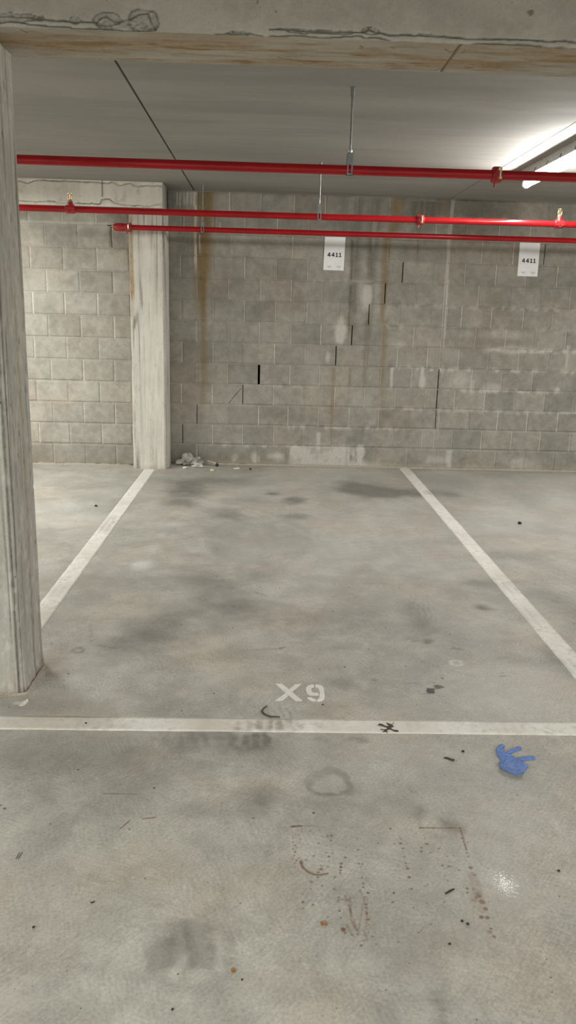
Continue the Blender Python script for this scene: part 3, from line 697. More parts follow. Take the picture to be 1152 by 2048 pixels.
def left_paint(x, z):
    R, G, B, A = wall_paint(x * 0 - 5 + x * .01, z)
    n = fbm(x * 5, z * 5, 43); n2 = fbm(x * 22, z * 22, 47)
    R = .12 * (1 - sstep(.0, .12, z + (n2 - .5) * .08))
    G = .25 * (1 - sstep(.1, .3, z + (n - .5) * .1)) + .15 * sstep(.55, .7, n)
    B = .16 * sstep(.5, .75, n2) * sstep(.5, 1.0, z)
    B = B + .7 * (1 - sstep(.008, .022, np.abs(z - 2.18))) * (.4 + n2)
    G = G + .25 * sstep(-1.5, -1.25, x) * n
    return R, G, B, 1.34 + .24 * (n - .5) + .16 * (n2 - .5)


block_wall('wall_back_left', -9, -1.16, DL, -2.005, -1.845, .1985, .2965, HC, left_paint, fine=(-2.5, -1.1), tint_seed=5)
for nm, b in (('wall_left', (-9.2, -9, -7, D)), ('wall_right', (9, 9.2, -7, D)), ('wall_front', (-9, 9, -7.2, -7))):
    tag(MB().box(*b, 0, HC + .03).build(nm, M_PLAIN), kind='structure')

# ------------------------------------------------------------------ concrete columns
def column(x0, x1, y0, y1, ztop, ch, step, zstep, label, seed, rust_at=None, shade=1.0, pits=1.0):
    """square column with chamfered arrises, board marks and a rough foot"""
    pts = []; nor = []

    def run(a, b, nrm):
        L = math.hypot(b[0] - a[0], b[1] - a[1]); k = max(2, int(L / step))
        for i in range(k):
            t = i / k
            pts.append((a[0] + (b[0] - a[0]) * t, a[1] + (b[1] - a[1]) * t)); nor.append(nrm)
    s = .7071
    cs = [((x0 + ch, y0), (x1 - ch, y0), (0, -1)), ((x1 - ch, y0), (x1, y0 + ch), (s, -s)), ((x1, y0 + ch), (x1, y1 - ch), (1, 0)), ((x1, y1 - ch), (x1 - ch, y1), (s, s)),
          ((x1 - ch, y1), (x0 + ch, y1), (0, 1)), ((x0 + ch, y1), (x0, y1 - ch), (-s, s)), ((x0, y1 - ch), (x0, y0 + ch), (-1, 0)), ((x0, y0 + ch), (x0 + ch, y0), (-s, -s))]
    for a, b, nrm in cs: run(a, b, nrm)
    P2 = np.array(pts); N2 = np.array(nor, float)
    per = len(P2)
    arc = np.arange(per) * step
    zs = np.concatenate([np.arange(0, .12, .008), np.arange(.12, ztop, zstep), [ztop]])
    uu, vv = np.meshgrid(arc, zs)
    X = np.tile(P2[:, 0], (len(zs), 1)); Y = np.tile(P2[:, 1], (len(zs), 1))
    grain = fbm(uu * 45, vv * 1.2, seed, 3); lines = vnoise(uu * 60, vv * .5, seed + 3)
    n = fbm(uu * 6, vv * 6, seed + 5); n2 = fbm(uu * 40, vv * 25, seed + 8)
    disp = (grain - .5) * .0022 + (n - .5) * .003
    gro = np.maximum(sstep(.84, .93, lines), (1 - sstep(.008, .04, np.abs(vnoise(uu * 42, vv * .35, seed + 4) - .5))) * sstep(.4, .6, fbm(uu * 9, vv * .8, seed + 6)))
    disp = disp - gro * .0018
    pit = sstep(.74, .82, fbm(uu * 75, vv * 26, seed + 21, 2)) * sstep(.30, .5, lines)
    pit = pit * pits
    disp = disp - pit * .004
    foot = (1 - sstep(.0, .07, vv + (n - .5) * .06))
    disp = disp + foot * (.003 + .012 * (n2 - .4))
    # dark seam of the form either side of the arris
    dx1 = np.hypot(X - (x1 - ch), Y - y0); dx2 = np.hypot(X - x1, Y - (y0 + ch))
    dx1 = np.minimum(dx1, np.hypot(X - (x1 - ch - .004), Y - y0))
    flat = (np.abs(N2[:, 0] * N2[:, 1]) > .1) & (N2[:, 0] > 0) & (N2[:, 1] < 0)
    wv = (fbm(vv * 7, uu * 0, seed + 31) - .5) * .004
    seam = np.maximum.reduce([1 - sstep(.0025, .0065, dx1 + wv), (1 - sstep(.0015, .0050, dx2 - wv)) * .9, .30 * flat[None, :] * np.ones_like(X)]) * min(1, .35 + pits)
    disp = disp - seam * .005
    X = X + N2[None, :, 0] * disp; Y = Y + N2[None, :, 1] * disp
    G = .75 * gro * (.35 + grain) + 1.0 * pit + seam * .95 * (.5 + .7 * n2) + .45 * foot * n2 + .25 * sstep(.55, .8, grain)
    R = .10 * foot + .12 * sstep(.6, .75, grain) * (1 - foot)
    if rust_at is not None:
        for (rx, ry, w, za, zb, st) in rust_at:
            d = np.hypot(X - rx, (Y - ry))
            R = R + st * (1 - sstep(w * .5, w, d + (n - .5) * w)) * sstep(za - .1, za, vv) * (1 - sstep(zb - .1, zb, vv)) * (.5 + n2)
    B = .35 * sstep(.5, .75, n2) * (1 - gro)
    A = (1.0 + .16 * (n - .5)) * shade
    V = np.stack([X, Y, vv], -1).reshape(-1, 3)
    nz = len(zs)
    i = np.arange(per)[None, :] + per * np.arange(nz - 1)[:, None]
    j = (np.arange(per) + 1)[None, :] % per + per * np.arange(nz - 1)[:, None]
    Q = np.stack([i, j, j + per, i + per], -1).reshape(-1, 4)
    at = np.stack([np.clip(R, 0, .9), np.clip(G, 0, .9), np.clip(B, 0, .5), A], -1).reshape(-1, 4)
    o = np_mesh('concrete_column', V, Q, M_COL, at, smooth=False)
    return tag(o, label, 'column')


column(-1.235, -.921, 2.862, 3.152, 2.327, .013, .0024, .012, 'rough concrete column cut by the left edge of the photo, carrying the near beam', 3,
       rust_at=[(-.921, 3.03, .012, .8, 1.6, .45)], shade=.9)
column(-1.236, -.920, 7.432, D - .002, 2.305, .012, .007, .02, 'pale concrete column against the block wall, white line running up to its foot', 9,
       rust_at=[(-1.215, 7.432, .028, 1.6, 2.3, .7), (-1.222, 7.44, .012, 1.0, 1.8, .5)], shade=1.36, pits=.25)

# ------------------------------------------------------------------ concrete beams
UPPER = [(-1.1796, 2.3658), (-0.867, 2.3624), (-0.7885, 2.3608), (-0.7337, 2.3528), (-0.6549, 2.3498), (-0.5647, 2.35), (-0.5516, 2.3647), (-0.5324, 2.371), (-0.5169, 2.3601), (-0.4885, 2.3554), (-0.4534, 2.3652), (-0.4325, 2.3787), (-0.3992, 2.3826), (-0.3932, 2.3615), (-0.3823, 2.3447), (-0.3745, 2.3336)]
UPPER2 = [(-0.0099, 2.3502), (0.0544, 2.3495), (0.1509, 2.3498), (0.28, 2.3499), (0.3086, 2.3595), (0.3317, 2.3516), (0.3773, 2.3459), (0.4583, 2.3472), (0.4774, 2.3536), (0.5069, 2.3488), (0.5723, 2.3452), (0.6701, 2.3441), (0.8335, 2.3453), (0.9844, 2.3459), (1.5601, 2.3476)]
LOWER = [(-1.1822, 2.3375), (-0.8686, 2.3368), (-0.8366, 2.345), (-0.8053, 2.3418), (-0.7425, 2.3354), (-0.6636, 2.3324), (-0.5844, 2.3308), (-0.5209, 2.3315), (-0.4733, 2.3274), (-0.3936, 2.3315)]
LOWER2 = [(-0.186, 2.3284), (-0.13, 2.3346), (-0.1092, 2.3396), (-0.0739, 2.3379), (-0.0255, 2.3295), (0.0871, 2.3318), (0.2161, 2.3333), (0.2806, 2.3383), (0.3618, 2.3338), (0.411, 2.3253), (0.4923, 2.3251), (0.6226, 2.3266), (0.6713, 2.3311), (0.8023, 2.3296), (0.9011, 2.3271), (0.9866, 2.327), (1.5633, 2.3285)]
SPALL = [(-0.836, 2.355, 0.1, 0.014), (-0.5328, 2.3596, 0.045, 0.018), (-0.417, 2.3607, 0.052, 0.034), (-0.4809, 2.3443, 0.08, 0.016), (-0.6311, 2.3534, 0.016, 0.012), (-0.1059, 2.334, 0.04, 0.008), (0.3121, 2.3538, 0.03, 0.01), (0.4906, 2.3497, 0.03, 0.006), (0.1511, 2.3455, 0.1, 0.006)]


def near_beam():
    x0, x1, y0, y1, zb = -6, 6, 2.860, 3.178, 2.327
    U = np.concatenate([[x0], np.arange(-1.5, 1.9, .0045), [x1]])
    Vz = np.concatenate([np.arange(zb, HC - .002, .0032), [HC]])
    xx, zz = np.meshgrid(U, Vz)
    n = fbm(xx * 30, zz * 30, 61); n2 = fbm(xx * 110, zz * 110, 63, 3); nb = fbm(xx * 6, zz * 6, 65)
    wob = (n - .5) * .008
    disp = (nb - .5) * .003
    G = np.zeros_like(xx); B = .3 * sstep(.5, .8, n)
    for L, w, s in ((UPPER, .0024, .9), (UPPER2, .0026, .95), (LOWER, .0022, .9), (LOWER2, .0022, .9)):
        d = poly_dist(xx, zz + wob, L)
        c = 1 - sstep(w * .4, w * 1.4, d)
        G = np.maximum(G, c * s); disp = disp + c * .008
    for cx, cz, rx, rz in SPALL:
        d = np.sqrt(((xx - cx) / rx) ** 2 + ((zz - cz) / rz) ** 2) + (n - .5) * .7
        c = 1 - sstep(.85, 1.0, d)
        disp = disp + c * (.006 + .012 * (n2 - .3))
        G = np.maximum(G, (1 - sstep(.0, .16, np.abs(d - .95))) * .85)
        G = np.maximum(G, c * .45 * n2); B = B + c * .4 * n2
    G = np.maximum(G, .75 * sstep(.74, .82, fbm(xx * 60, zz * 40, 68, 2)) * sstep(.5, .65, nb) * (zz > zb + .07))
    lip = sstep(zb + .05, zb, zz)
    B = B + .25 * lip
    V1 = np.stack([xx, y0 + disp, zz], -1).reshape(-1, 3)
    nu, nv = len(U), len(Vz)
    i = np.arange(nu - 1)[None, :] + nu * np.arange(nv - 1)[:, None]
    Q1 = np.stack([i, i + 1, i + nu + 1, i + nu], -1).reshape(-1, 4)
    A1 = np.stack([np.zeros_like(xx), np.clip(G, 0, .95), np.clip(B, 0, .5), .98 + .14 * (nb - .5)], -1).reshape(-1, 4)
    # soffit, stained orange by rust
    Vy = np.linspace(0, 1, 54)
    xs, ts = np.meshgrid(U, Vy)
    yb = np.tile(y0 + disp[0], (len(Vy), 1))
    ys = yb + (y1 - yb) * ts
    st = fbm(xs * 3, ys * 18, 71); st2 = fbm(xs * 9, ys * 50, 73)
    Rr = (.30 + .55 * sstep(.42, .62, st) * (1 - np.abs(ts - .5) * 1.2)) * (.45 + .9 * st2)
    Gg = .25 * sstep(.5, .75, st2) + .8 * sstep(.72, .80, fbm(xs * 10, ys * 60, 77, 2)) * sstep(.5, .6, st)
    JX = JOINT_X
    seam = 1 - sstep(.002, .006, np.abs(xs - JX))
    Gg = np.maximum(Gg, seam * .9)
    for pts in SOFFIT_MARKS:
        d = poly_dist(xs, ys + (st2 - .5) * .01, pts)
        Rr = np.maximum(Rr, (1 - sstep(.002, .007, d)) * .95)
    zsf = zb + (st - .5) * .002 + seam * .006
    V2 = np.stack([xs, ys, zsf * np.ones_like(xs)], -1); V2[0, :, 2] = zb
    nv2 = len(Vy)
    i = np.arange(nu - 1)[None, :] + nu * np.arange(nv2 - 1)[:, None]
    Q2 = np.stack([i, i + nu, i + nu + 1, i + 1], -1).reshape(-1, 4) + len(V1)
    A2 = np.stack([np.clip(Rr, 0, .9), np.clip(Gg, 0, .9), Rr * 0, .9 + .1 * st], -1).reshape(-1, 4)
    V2 = V2.reshape(-1, 3)
    n0 = len(V1) + len(V2)
    V3 = np.array([(x0, y1, zb), (x1, y1, zb), (x1, y1, HC), (x0, y1, HC)]); A3 = np.tile([0, 0, 0, 1.0], (4, 1))
    Q3 = np.array([[1, 0, 3, 2]]) + n0
    o = np_mesh('concrete_beam', np.concatenate([V1, V2, V3]), np.concatenate([Q1, Q2, Q3]), M_BEAM, np.concatenate([A1, A2, A3]))
    tag(o, 'wide concrete beam across the top of the photo with cracked edge and rust-stained underside', 'beam')


JOINT_X = 0.6113
SOFFIT_MARKS = [[(0.0172, 3.0695), (0.0793, 3.1077), (0.1302, 3.1367), (0.1676, 3.1087)], [(0.2864, 2.9513), (0.2995, 2.9342), (0.2873, 2.915)], [(0.4198, 2.9151), (0.3872, 2.9189), (0.4026, 2.9326)], [(-0.5854, 3.063), (-0.5775, 3.0839), (-0.5609, 3.0875)], [(0.57, 2.9184), (0.5931, 2.9472), (0.6167, 2.9182)], [(0.6374, 2.921), (0.6366, 2.9528)], [(0.5849, 3.1535), (0.6023, 3.1331)], [(-0.5094, 3.0012), (-0.4761, 2.9922)], [(0.8606, 2.9917), (0.8823, 2.9947)], [(0.7322, 3.0523), (0.7347, 3.0752)], [(0.9462, 3.0613), (0.9566, 3.0659)], [(-0.3472, 3.079), (-0.3023, 3.0627)], [(-0.8112, 2.8773), (-0.798, 2.9137)], [(0.5045, 3.1091), (0.5579, 3.1085)]]
near_beam()


def far_beam():
    """edge beam on the far column, running off to the left"""
    x0, x1, y0, y1, zb = -6, -.918, 7.29, 7.60, 2.303
    U = np.concatenate([[x0], np.arange(-2.5, x1 - .001, .009), [x1]]); Vz = np.linspace(zb, HC, 40)
    xx, zz = np.meshgrid(U, Vz)
    n = fbm(xx * 25, zz * 25, 81); nb = fbm(xx * 7, zz * 7, 83)
    disp = (nb - .5) * .004; G = np.zeros_like(xx)
    for L, w, s in ((FB_TOP, .005, .7), (FB_LOW, .005, .8), (FB_MID, .005, .8)):
        d = poly_dist(xx, zz + (n - .5) * .02, L); c = 1 - sstep(w * .5, w * 1.6, d)
        G = np.maximum(G, c * s); disp = disp + c * .008
    G = np.maximum(G, .45 * sstep(.55, .75, n) * sstep(.52, .65, nb))
    low = 1 - sstep(zb + .008, zb + .016, zz)
    disp = disp + low * .006
    B = .55 * sstep(.35, .65, nb)
    V1 = np.stack([xx, y0 + disp, zz], -1).reshape(-1, 3); nu, nv = len(U), len(Vz)
    i = np.arange(nu - 1)[None, :] + nu * np.arange(nv - 1)[:, None]
    Q1 = np.stack([i, i + 1, i + nu + 1, i + nu], -1).reshape(-1, 4)
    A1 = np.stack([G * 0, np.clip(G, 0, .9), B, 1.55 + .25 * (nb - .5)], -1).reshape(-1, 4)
    n0 = len(V1)
    V3 = np.array([(x0, y0 + .01, zb), (x1, y0 + .01, zb), (x1, y1, zb), (x0, y1, zb), (x1, y0, HC), (x1, y1, HC), (x0, y1, HC), (x1, y0, zb)])
    Q3 = np.array([[0, 3, 2, 1], [7, 2, 5, 4], [3, 6, 5, 2]]) + n0
    A3 = np.tile([0, .15, .1, 1.0], (8, 1))
    o = np_mesh('concrete_beam', np.concatenate([V1, V3]), np.concatenate([Q1, Q3]), M_COL, np.concatenate([A1, A3]))
    tag(o, 'short pale concrete beam under the ceiling, ending on top of the far column', 'beam')


FB_TOP = [(-2.2031, 2.4872), (-2.1193, 2.4857), (-2.057, 2.4717), (-1.9716, 2.498), (-1.8246, 2.4945), (-1.6559, 2.4995), (-1.3819, 2.4918), (-1.3394, 2.501), (-1.2766, 2.475), (-1.183, 2.4977), (-1.1284, 2.4755), (-1.0223, 2.4826), (-0.929, 2.4814)]
FB_LOW = [(-2.2124, 2.3277), (-1.9802, 2.3265), (-1.8741, 2.3336), (-1.7899, 2.324), (-1.4506, 2.3219), (-1.4368, 2.3544), (-1.3728, 2.3643), (-1.3311, 2.3374), (-1.2677, 2.3232), (-1.0249, 2.3182), (-0.9479, 2.3366)]
FB_MID = [(-1.4317, 2.5221), (-1.4299, 2.4426), (-1.4316, 2.3866)]
far_beam()

# ------------------------------------------------------------------ painted markings
def stripe(name, x0, x1, y0, y1, label, smudge, group=None):
    U = np.linspace(x0, x1, max(4, int((x1 - x0) / .012))); V = np.linspace(y0, y1, max(4, int((y1 - y0) / .012)))
    n0 = fbm(U * 18, U * 0 + y0, 5); n1 = fbm(V * 18, V * 0 + x0, 6)
    xx, yy = np.meshgrid(U, V)
    xx = xx.copy(); yy = yy.copy()
    if (x1 - x0) < (y1 - y0):
        xx[:, 0] += (n1 - .5) * .006; xx[:, -1] += (fbm(V * 18, V * 0 + x1, 7) - .5) * .006
    else:
        yy[0, :] += (n0 - .5) * .005; yy[-1, :] += (fbm(U * 18, U * 0 + y1, 8) - .5) * .005
    n = fbm(xx * 9, yy * 9, 3); n2 = fbm(xx * 40, yy * 40, 4)
    G = .08 * n; R = .35 * sstep(.5, .75, fbm(xx * 2.5, yy * 2.5, 17))
    for cx, cy, rx, ry, s in smudge:
        d = np.sqrt(((xx - cx) / rx) ** 2 + ((yy - cy) / ry) ** 2) + (n - .5) * .5
        G = G + s * (1 - sstep(.4, 1.1, d)) * (.3 + 1.2 * n2) * (.6 + .4 * np.sin(xx * 160 + n * 4))
    zt = .0014
    P = np.stack([xx, yy, np.full_like(xx, zt)], -1).reshape(-1, 3)
    nu, nv = len(U), len(V)
    i = np.arange(nu - 1)[None, :] + nu * np.arange(nv - 1)[:, None]
    Q = np.stack([i, i + 1, i + nu + 1, i + nu], -1).reshape(-1, 4)
    # rim down to the floor
    ring = list(range(nu)) + [nu * r + nu - 1 for r in range(1, nv)] + [nu * (nv - 1) + c for c in range(nu - 2, -1, -1)] + [nu * r for r in range(nv - 2, 0, -1)]
    base = len(P)
    Pb = P[ring].copy(); Pb[:, 2] = 0
    m = len(ring)
    Qr = np.array([[ring[k], base + k, base + (k + 1) % m, ring[(k + 1) % m]] for k in range(m)])
    at = np.stack([np.clip(R, 0, .8), np.clip(G, 0, .85), G * 0, G * 0 + 1], -1).reshape(-1, 4)
    o = np_mesh(name, np.concatenate([P, Pb]), np.concatenate([Q, Qr]), M_PAINT, np.concatenate([at, at[ring]]))
    tag(o, label, 'floor marking', group)


stripe('parking_line', -1.128, -1.026, 3.17, 7.40, 'white bay line from the far column to behind the near column', [(-1.084, 5.3917, 0.0751, 0.2642, 0.5), (-1.0647, 4.0534, 0.1048, 0.1556, 0.25)])
stripe('parking_line', 1.327, 1.429, 2.692, 7.72, 'white bay line right of the X9 bay, from the block wall towards the glove', [(1.4077, 6.6326, 0.0615, 0.1187, 0.7), (1.3752, 4.2553, 0.0872, 0.173, 0.35), (1.3328, 3.7628, 0.0908, 0.2071, 0.3), (1.3331, 3.1963, 0.0674, 0.1032, 0.35), (1.3635, 5.2963, 0.1067, 0.1944, 0.2)])
stripe('parking_line', -4.0, 4.6, 2.590, 2.687, 'white line across the front of the bay, with a brown leaf scrap on it', [(0.0379, 2.6428, 0.0826, 0.051, 0.8), (0.0933, 2.6624, 0.0555, 0.0517, 0.6), (-0.0531, 2.6227, 0.0727, 0.0503, 0.4), (-0.5882, 2.6067, 0.0107, 0.0141, 0.9), (0.8885, 2.6433, 0.1506, 0.0515, 0.25), (0.5731, 2.6471, 0.0559, 0.0441, 0.2), (0.2402, 2.6473, 0.0554, 0.0512, 0.2)])

stencil = empty('bay_number', (0.1601, 2.8977, 0), 'white stencilled X9 bay number on the floor before the front line', 'floor marking')


def stencil_piece(name, poly_list, parent):
    mb = MB()
    for poly in poly_list: mb.prism(poly, 0, .0013)
    return mb.build(name, M_PAINT, parent)


stencil_piece('letter', [[(0.0625, 2.9738), (0.0875, 2.9745), (0.1275, 2.9042), (0.1642, 2.8319), (0.1583, 2.8281), (0.1376, 2.83), (0.0965, 2.9034)], [(0.1679, 2.9767), (0.1415, 2.972), (0.1157, 2.9269), (0.1275, 2.9068), (0.1447, 2.9335)], [(0.0998, 2.8934), (0.111, 2.8711), (0.087, 2.83), (0.0576, 2.8292)]], stencil)
stencil_piece('digit', [[(0.2182, 2.9715), (0.2061, 2.9712), (0.1943, 2.9629), (0.1857, 2.947), (0.1831, 2.9281), (0.1841, 2.9058), (0.1888, 2.8882), (0.1982, 2.8772), (0.2304, 2.8774), (0.2324, 2.8988), (0.2156, 2.899), (0.2071, 2.9051), (0.2041, 2.9216), (0.2054, 2.9352), (0.2101, 2.9438), (0.2168, 2.9465)], [(0.2237, 2.9723), (0.2377, 2.9708), (0.2492, 2.9618), (0.255, 2.9463), (0.2559, 2.9237), (0.2555, 2.8887), (0.2547, 2.8606), (0.249, 2.8414), (0.239, 2.829), (0.2228, 2.8243), (0.2213, 2.8413), (0.2279, 2.8458), (0.2327, 2.8582), (0.2352, 2.8882), (0.2383, 2.8996), (0.2358, 2.9071), (0.2364, 2.9251), (0.2337, 2.9405), (0.2288, 2.9469), (0.2223, 2.948)], [(0.1839, 2.8588), (0.2018, 2.8617), (0.2071, 2.8514), (0.2185, 2.8431), (0.2186, 2.8254), (0.203, 2.8293), (0.192, 2.8399)]], stencil)

# ------------------------------------------------------------------ sprinkler pipes
PZ = 2.143; PR = .0222


def coupling(x, y, parent, r=.036, w=.052):
    """grooved coupling in two halves, bolted front and back"""
    prof = [(-.5, .72), (-.46, .92), (-.30, 1.0), (.30, 1.0), (.46, .92), (.5, .72)]
    o = MB().tube([(x + a * w, y, PZ) for a, b in prof], [b * r for a, b in prof], 24)
    for s in (-1, 1):
        o.box(x - .014, x + .014, y + s * (r - .004) - .010, y + s * (r - .004) + .010, PZ - .020, PZ + .020)
    o = o.build('coupling', M_RED_CAST, parent, True)
    for dx in (.0,):
        b = MB()
        yy = y - r - .010
        b.tube([(x + .006, yy, PZ - .026), (x + .006, yy, PZ + .026)], .0055, 8)
        b.build('bolt', M_CHROME, o)
        for s in (1, -1):
            MB().tube([(x + .006, yy, PZ + s * .014), (x + .006, yy, PZ + s * .026)], .0105, 6).build('nut', M_BRASS, o)
    MB().tube([(x - .010, y - .010, PZ - r + .004), (x - .012, y - .012, PZ - r - .018)], .004, 8).build('tab', M_RED_CAST, o)
    return o


def sprinkler(x, y, parent):
    """upright sprinkler on a saddle tee"""
    tee = MB().tube([(x - .034, y, PZ), (x - .028, y, PZ), (x + .028, y, PZ), (x + .034, y, PZ)], [.0235, .030, .030, .0235], 20)
    tee.tube([(x, y, PZ + .018), (x, y, PZ + .036), (x, y, PZ + .052)], [.024, .020, .017], 16)
    tee.box(x - .036, x + .036, y - .036, y - .022, PZ - .010, PZ + .010)
    o = tee.build('saddle_tee', M_RED_CAST, parent, True)
    u = MB()
    u.tube([(x + .02 * c, y - .034, PZ - .024 + .016 * abs(c)) for c in (-1, -.5, 0, .5, 1)], .004, 8)
    u.build('u_bolt', M_RED_CAST, o, True)
    h = MB().tube([(x, y, PZ + .050), (x, y, PZ + .058), (x, y, PZ + .066)], [.0155, .0155, .010], 6)
    for s in (-1, 1):
        h.tube([(x + s * .010, y, PZ + .064), (x + s * .014, y, PZ + .080), (x + s * .010, y, PZ + .098), (x, y, PZ + .104)], .0032, 8)
    h.tube([(x, y, PZ + .066), (x, y, PZ + .102)], .0028, 8)
    h.build('sprinkler_head', M_BRASS, o, True)
    MB().tube([(x, y, PZ + .103), (x, y, PZ + .1055)], .0175, 18).build('deflector', M_BRASS, o)
    return o


def pipe(y, x0, x1, label):
    t = empty('sprinkler_pipe', ((x0 + x1) / 2, y, PZ), label, 'pipe', 'red sprinkler pipes under the ceiling')
    xs = np.linspace(x0, x1, 14)
    MB().tube([(x, y, PZ) for x in xs], PR, 28).build('pipe', M_RED, t, True)
    return t


p1 = pipe(4.142, -5.0, 6.0, 'nearest red sprinkler pipe, highest of the three in the photo, passing the lamp')
coupling(1.1027, 4.142, p1, .0385, .046)
p2 = pipe(6.12, -5.0, 6.0, 'middle red sprinkler pipe carrying two upright brass sprinklers')
coupling(1.0962, 6.12, p2, .0365, .058)
sprinkler(-1.43, 6.12, p2)
sprinkler(2.1184, 6.12, p2)
X3 = -1.1971
p3 = pipe(7.33, X3, 6.0, 'farthest red sprinkler pipe with a capped end in front of the far column')
coupling(X3 - .022, 7.33, p3, .036, .060)
prof = [(-.150, .020), (-.146, .026), (-.128, .033), (-.100, .0355), (-.070, .0345), (-.045, .030)]
cap = MB().tube([(X3 + a, 7.33, PZ) for a, b in prof], [b for a, b in prof], 24).build('end_cap', M_RED_CAST, p3, True)
for dz in (.010, -.012):
    MB().tube([(X3 - .165, 7.325, PZ + dz), (X3 - .146, 7.325, PZ + dz)], .0085, 6).build('plug', M_BRASS, cap)
MB().tube([(X3 - .205, 7.33, PZ + .012), (X3 - .164, 7.33, PZ + .011)], .0045, 8).build('stub', M_DARK, cap)
MB().tube([(X3 - .170, 7.318, PZ + .002), (X3 - .171, 7.318, PZ - .06), (X3 - .166, 7.318, PZ - .172)], .0045, 8).build('hanging_rod', M_DARK, cap)

# ------------------------------------------------------------------ pipe hangers
def hanger(x, y, label):
    t = empty('pipe_hanger', (x, y, HC), label, 'pipe hanger', 'threaded rod hangers of the sprinkler pipes')
    MB().tube([(x, y, HC), (x, y, HC - .002), (x, y, HC - .004), (x, y, HC - .045)], [.014, .014, .0095, .0085], 12).build('ceiling_anchor', M_ZINC, t)
    MB().tube([(x, y, HC - .04), (x, y, PZ + .062)], .0052, 10).build('rod', M_ZINC, t, True)
    nut = MB()
    nut.tube([(x, y, PZ + .076), (x, y, PZ + .090)], .0105, 6)
    nut.build('nut', M_CHROME, t)
    s = MB()
    w = .0135; th = .002
    for sy in (-1, 1):
        ya, yb = sorted((y + sy * (PR + .0005), y + sy * (PR + .0005 + th)))
        s.box(x - w, x + w, ya, yb, PZ + .024, PZ + .074)
        s.box(x - w, x - w * .52, ya, yb, PZ - .016, PZ + .024)
        s.box(x + w * .52, x + w, ya, yb, PZ - .016, PZ + .024)
        s.box(x - w, x + w, ya, yb, PZ - .027, PZ - .016)
    s.box(x - w, x + w, y - PR - .0025, y + PR + .0025, PZ + .074, PZ + .0765)
    s.box(x - w, x + w, y - PR - .0025, y + PR + .0025, PZ - .0275, PZ - .025)
    s.build('clip', M_ZINC, t)
    return t


hanger(.383, 4.142, 'steel rod hanger holding the nearest red pipe, longest in the photo')
hanger(.360, 6.12, 'thin steel rod hanger holding the middle red pipe, partly behind the nearest pipe')
hanger(-.578, 7.33, 'thin steel rod hanger holding the farthest red pipe, before the orange wall stain')

# ------------------------------------------------------------------ batten lamp
lamp = empty('batten_light', (LAMP_X, (LAMP_Y0 + LAMP_Y1) / 2, HC), 'lit white batten lamp fixed under the ceiling at the right edge', 'lamp')
hw = .050; TZ = HC - .090; TR = .0235
pf = [(-hw, HC), (-hw, HC - .040), (-.058, HC - .060), (.058, HC - .060), (hw, HC - .040), (hw, HC)]
MB().prism(pf, LAMP_Y0, LAMP_Y1, lambda a, b, c: (LAMP_X + a, c, b)).build('housing', M_HOUSING, lamp)
ys = np.linspace(LAMP_Y0 + .03, LAMP_Y1 - .03, 8)
MB().tube([(LAMP_X, y, TZ) for y in ys], TR, 24).build('tube', M_LIT, lamp, True)
for y0, y1 in ((LAMP_Y0, LAMP_Y0 + .03), (LAMP_Y1 - .03, LAMP_Y1)):
    MB().prism([(-.020, HC - .058)] + [(-.028 * math.cos(a), TZ - .028 * math.sin(a)) for a in np.linspace(0, math.pi, 10)] + [(.020, HC - .058)],
               y0, y1, lambda a, b, c: (LAMP_X + a, c, b)).build('lamp_holder', M_HOUSING, lamp)
for k in range(6):
    y = LAMP_Y0 + .12 + k * (LAMP_Y1 - LAMP_Y0 - .24) / 5
    for s in (-1, 1):
        MB().prism([(s * .0495, HC - .030), (s * .0525, HC - .030), (s * .0608, HC - .060), (s * .0575, HC - .060)], y - .007, y + .007, lambda a, b, c: (LAMP_X + a, c, b)).build('clip', M_ZINC, lamp)

# ------------------------------------------------------------------ wall signs
def sign(xa, xb, za, zt, lean, label):
    """white board; 4411 across it"""
    w, h = xb - xa, zt - za
    yb = D - .002
    t = empty('wall_sign', ((xa + xb) / 2, yb, za), label, 'sign', 'white notice boards on the block wall')
    cx = (xa + xb) / 2

    def pl(yy):
        def f(a, b, c):
            # a across, b up, c out from the wall; boards hang a touch out of plumb
            return (cx + a + lean * (b / h - .5), yy - c, za + b)
        return f
    MB().prism([(-w / 2, 0), (w / 2, 0), (w / 2, h), (-w / 2, h)], 0, .004, pl(yb)).build('board', M_BOARD, t)
    f = pl(yb - .004)
    dh = .0375; zb = h * .405
    dw = .0268
    xs = [-.060, -.0225, .014, .045]
    four = [[(0, .20), (1.05, .20), (1.05, .42), (.0, .42)], [(.58, 0), (.86, 0), (.86, 1), (.58, 1)], [(0, .42), (.36, .42), (.86, 1), (.52, 1)]]
    one = [[(.30, 0), (.62, 0), (.62, 1), (.36, 1), (.30, .86)], [(.02, 0), (.92, 0), (.92, .18), (.02, .18)], [(.02, .68), (.30, .72), (.36, 1), (.30, .97), (.20, .86), (.02, .84)]]
    for x0, g in zip(xs, (four, four, one, one)):
        mb = MB()
        for i, poly in enumerate(g):
            mb.prism([(x0 + a * dw - .002, zb + b * dh) for a, b in poly], 0, .0007 + .00008 * i, f)
        mb.build('digit', M_INK, t)
    for x0 in (-.060, .030):
        mb = MB()
        for k, (l, o_) in enumerate(((.040, .0), (.036, .002), (.030, .004))):
            z0 = h * .125 - k * .0065
            mb.prism([(x0 + o_, z0), (x0 + o_ + l, z0), (x0 + o_ + l, z0 + .0026), (x0 + o_, z0 + .0026)], 0, .0004, f)
        mb.build('caption', M_CAPTION, t)
    return t


sign(.512, .702, 1.855, 2.150, .006, 'white 4411 notice board on the block wall, left one of the pair')
sign(2.330, 2.520, 1.851, 2.150, -.003, 'white 4411 notice board on the block wall, right one beneath the lamp end')

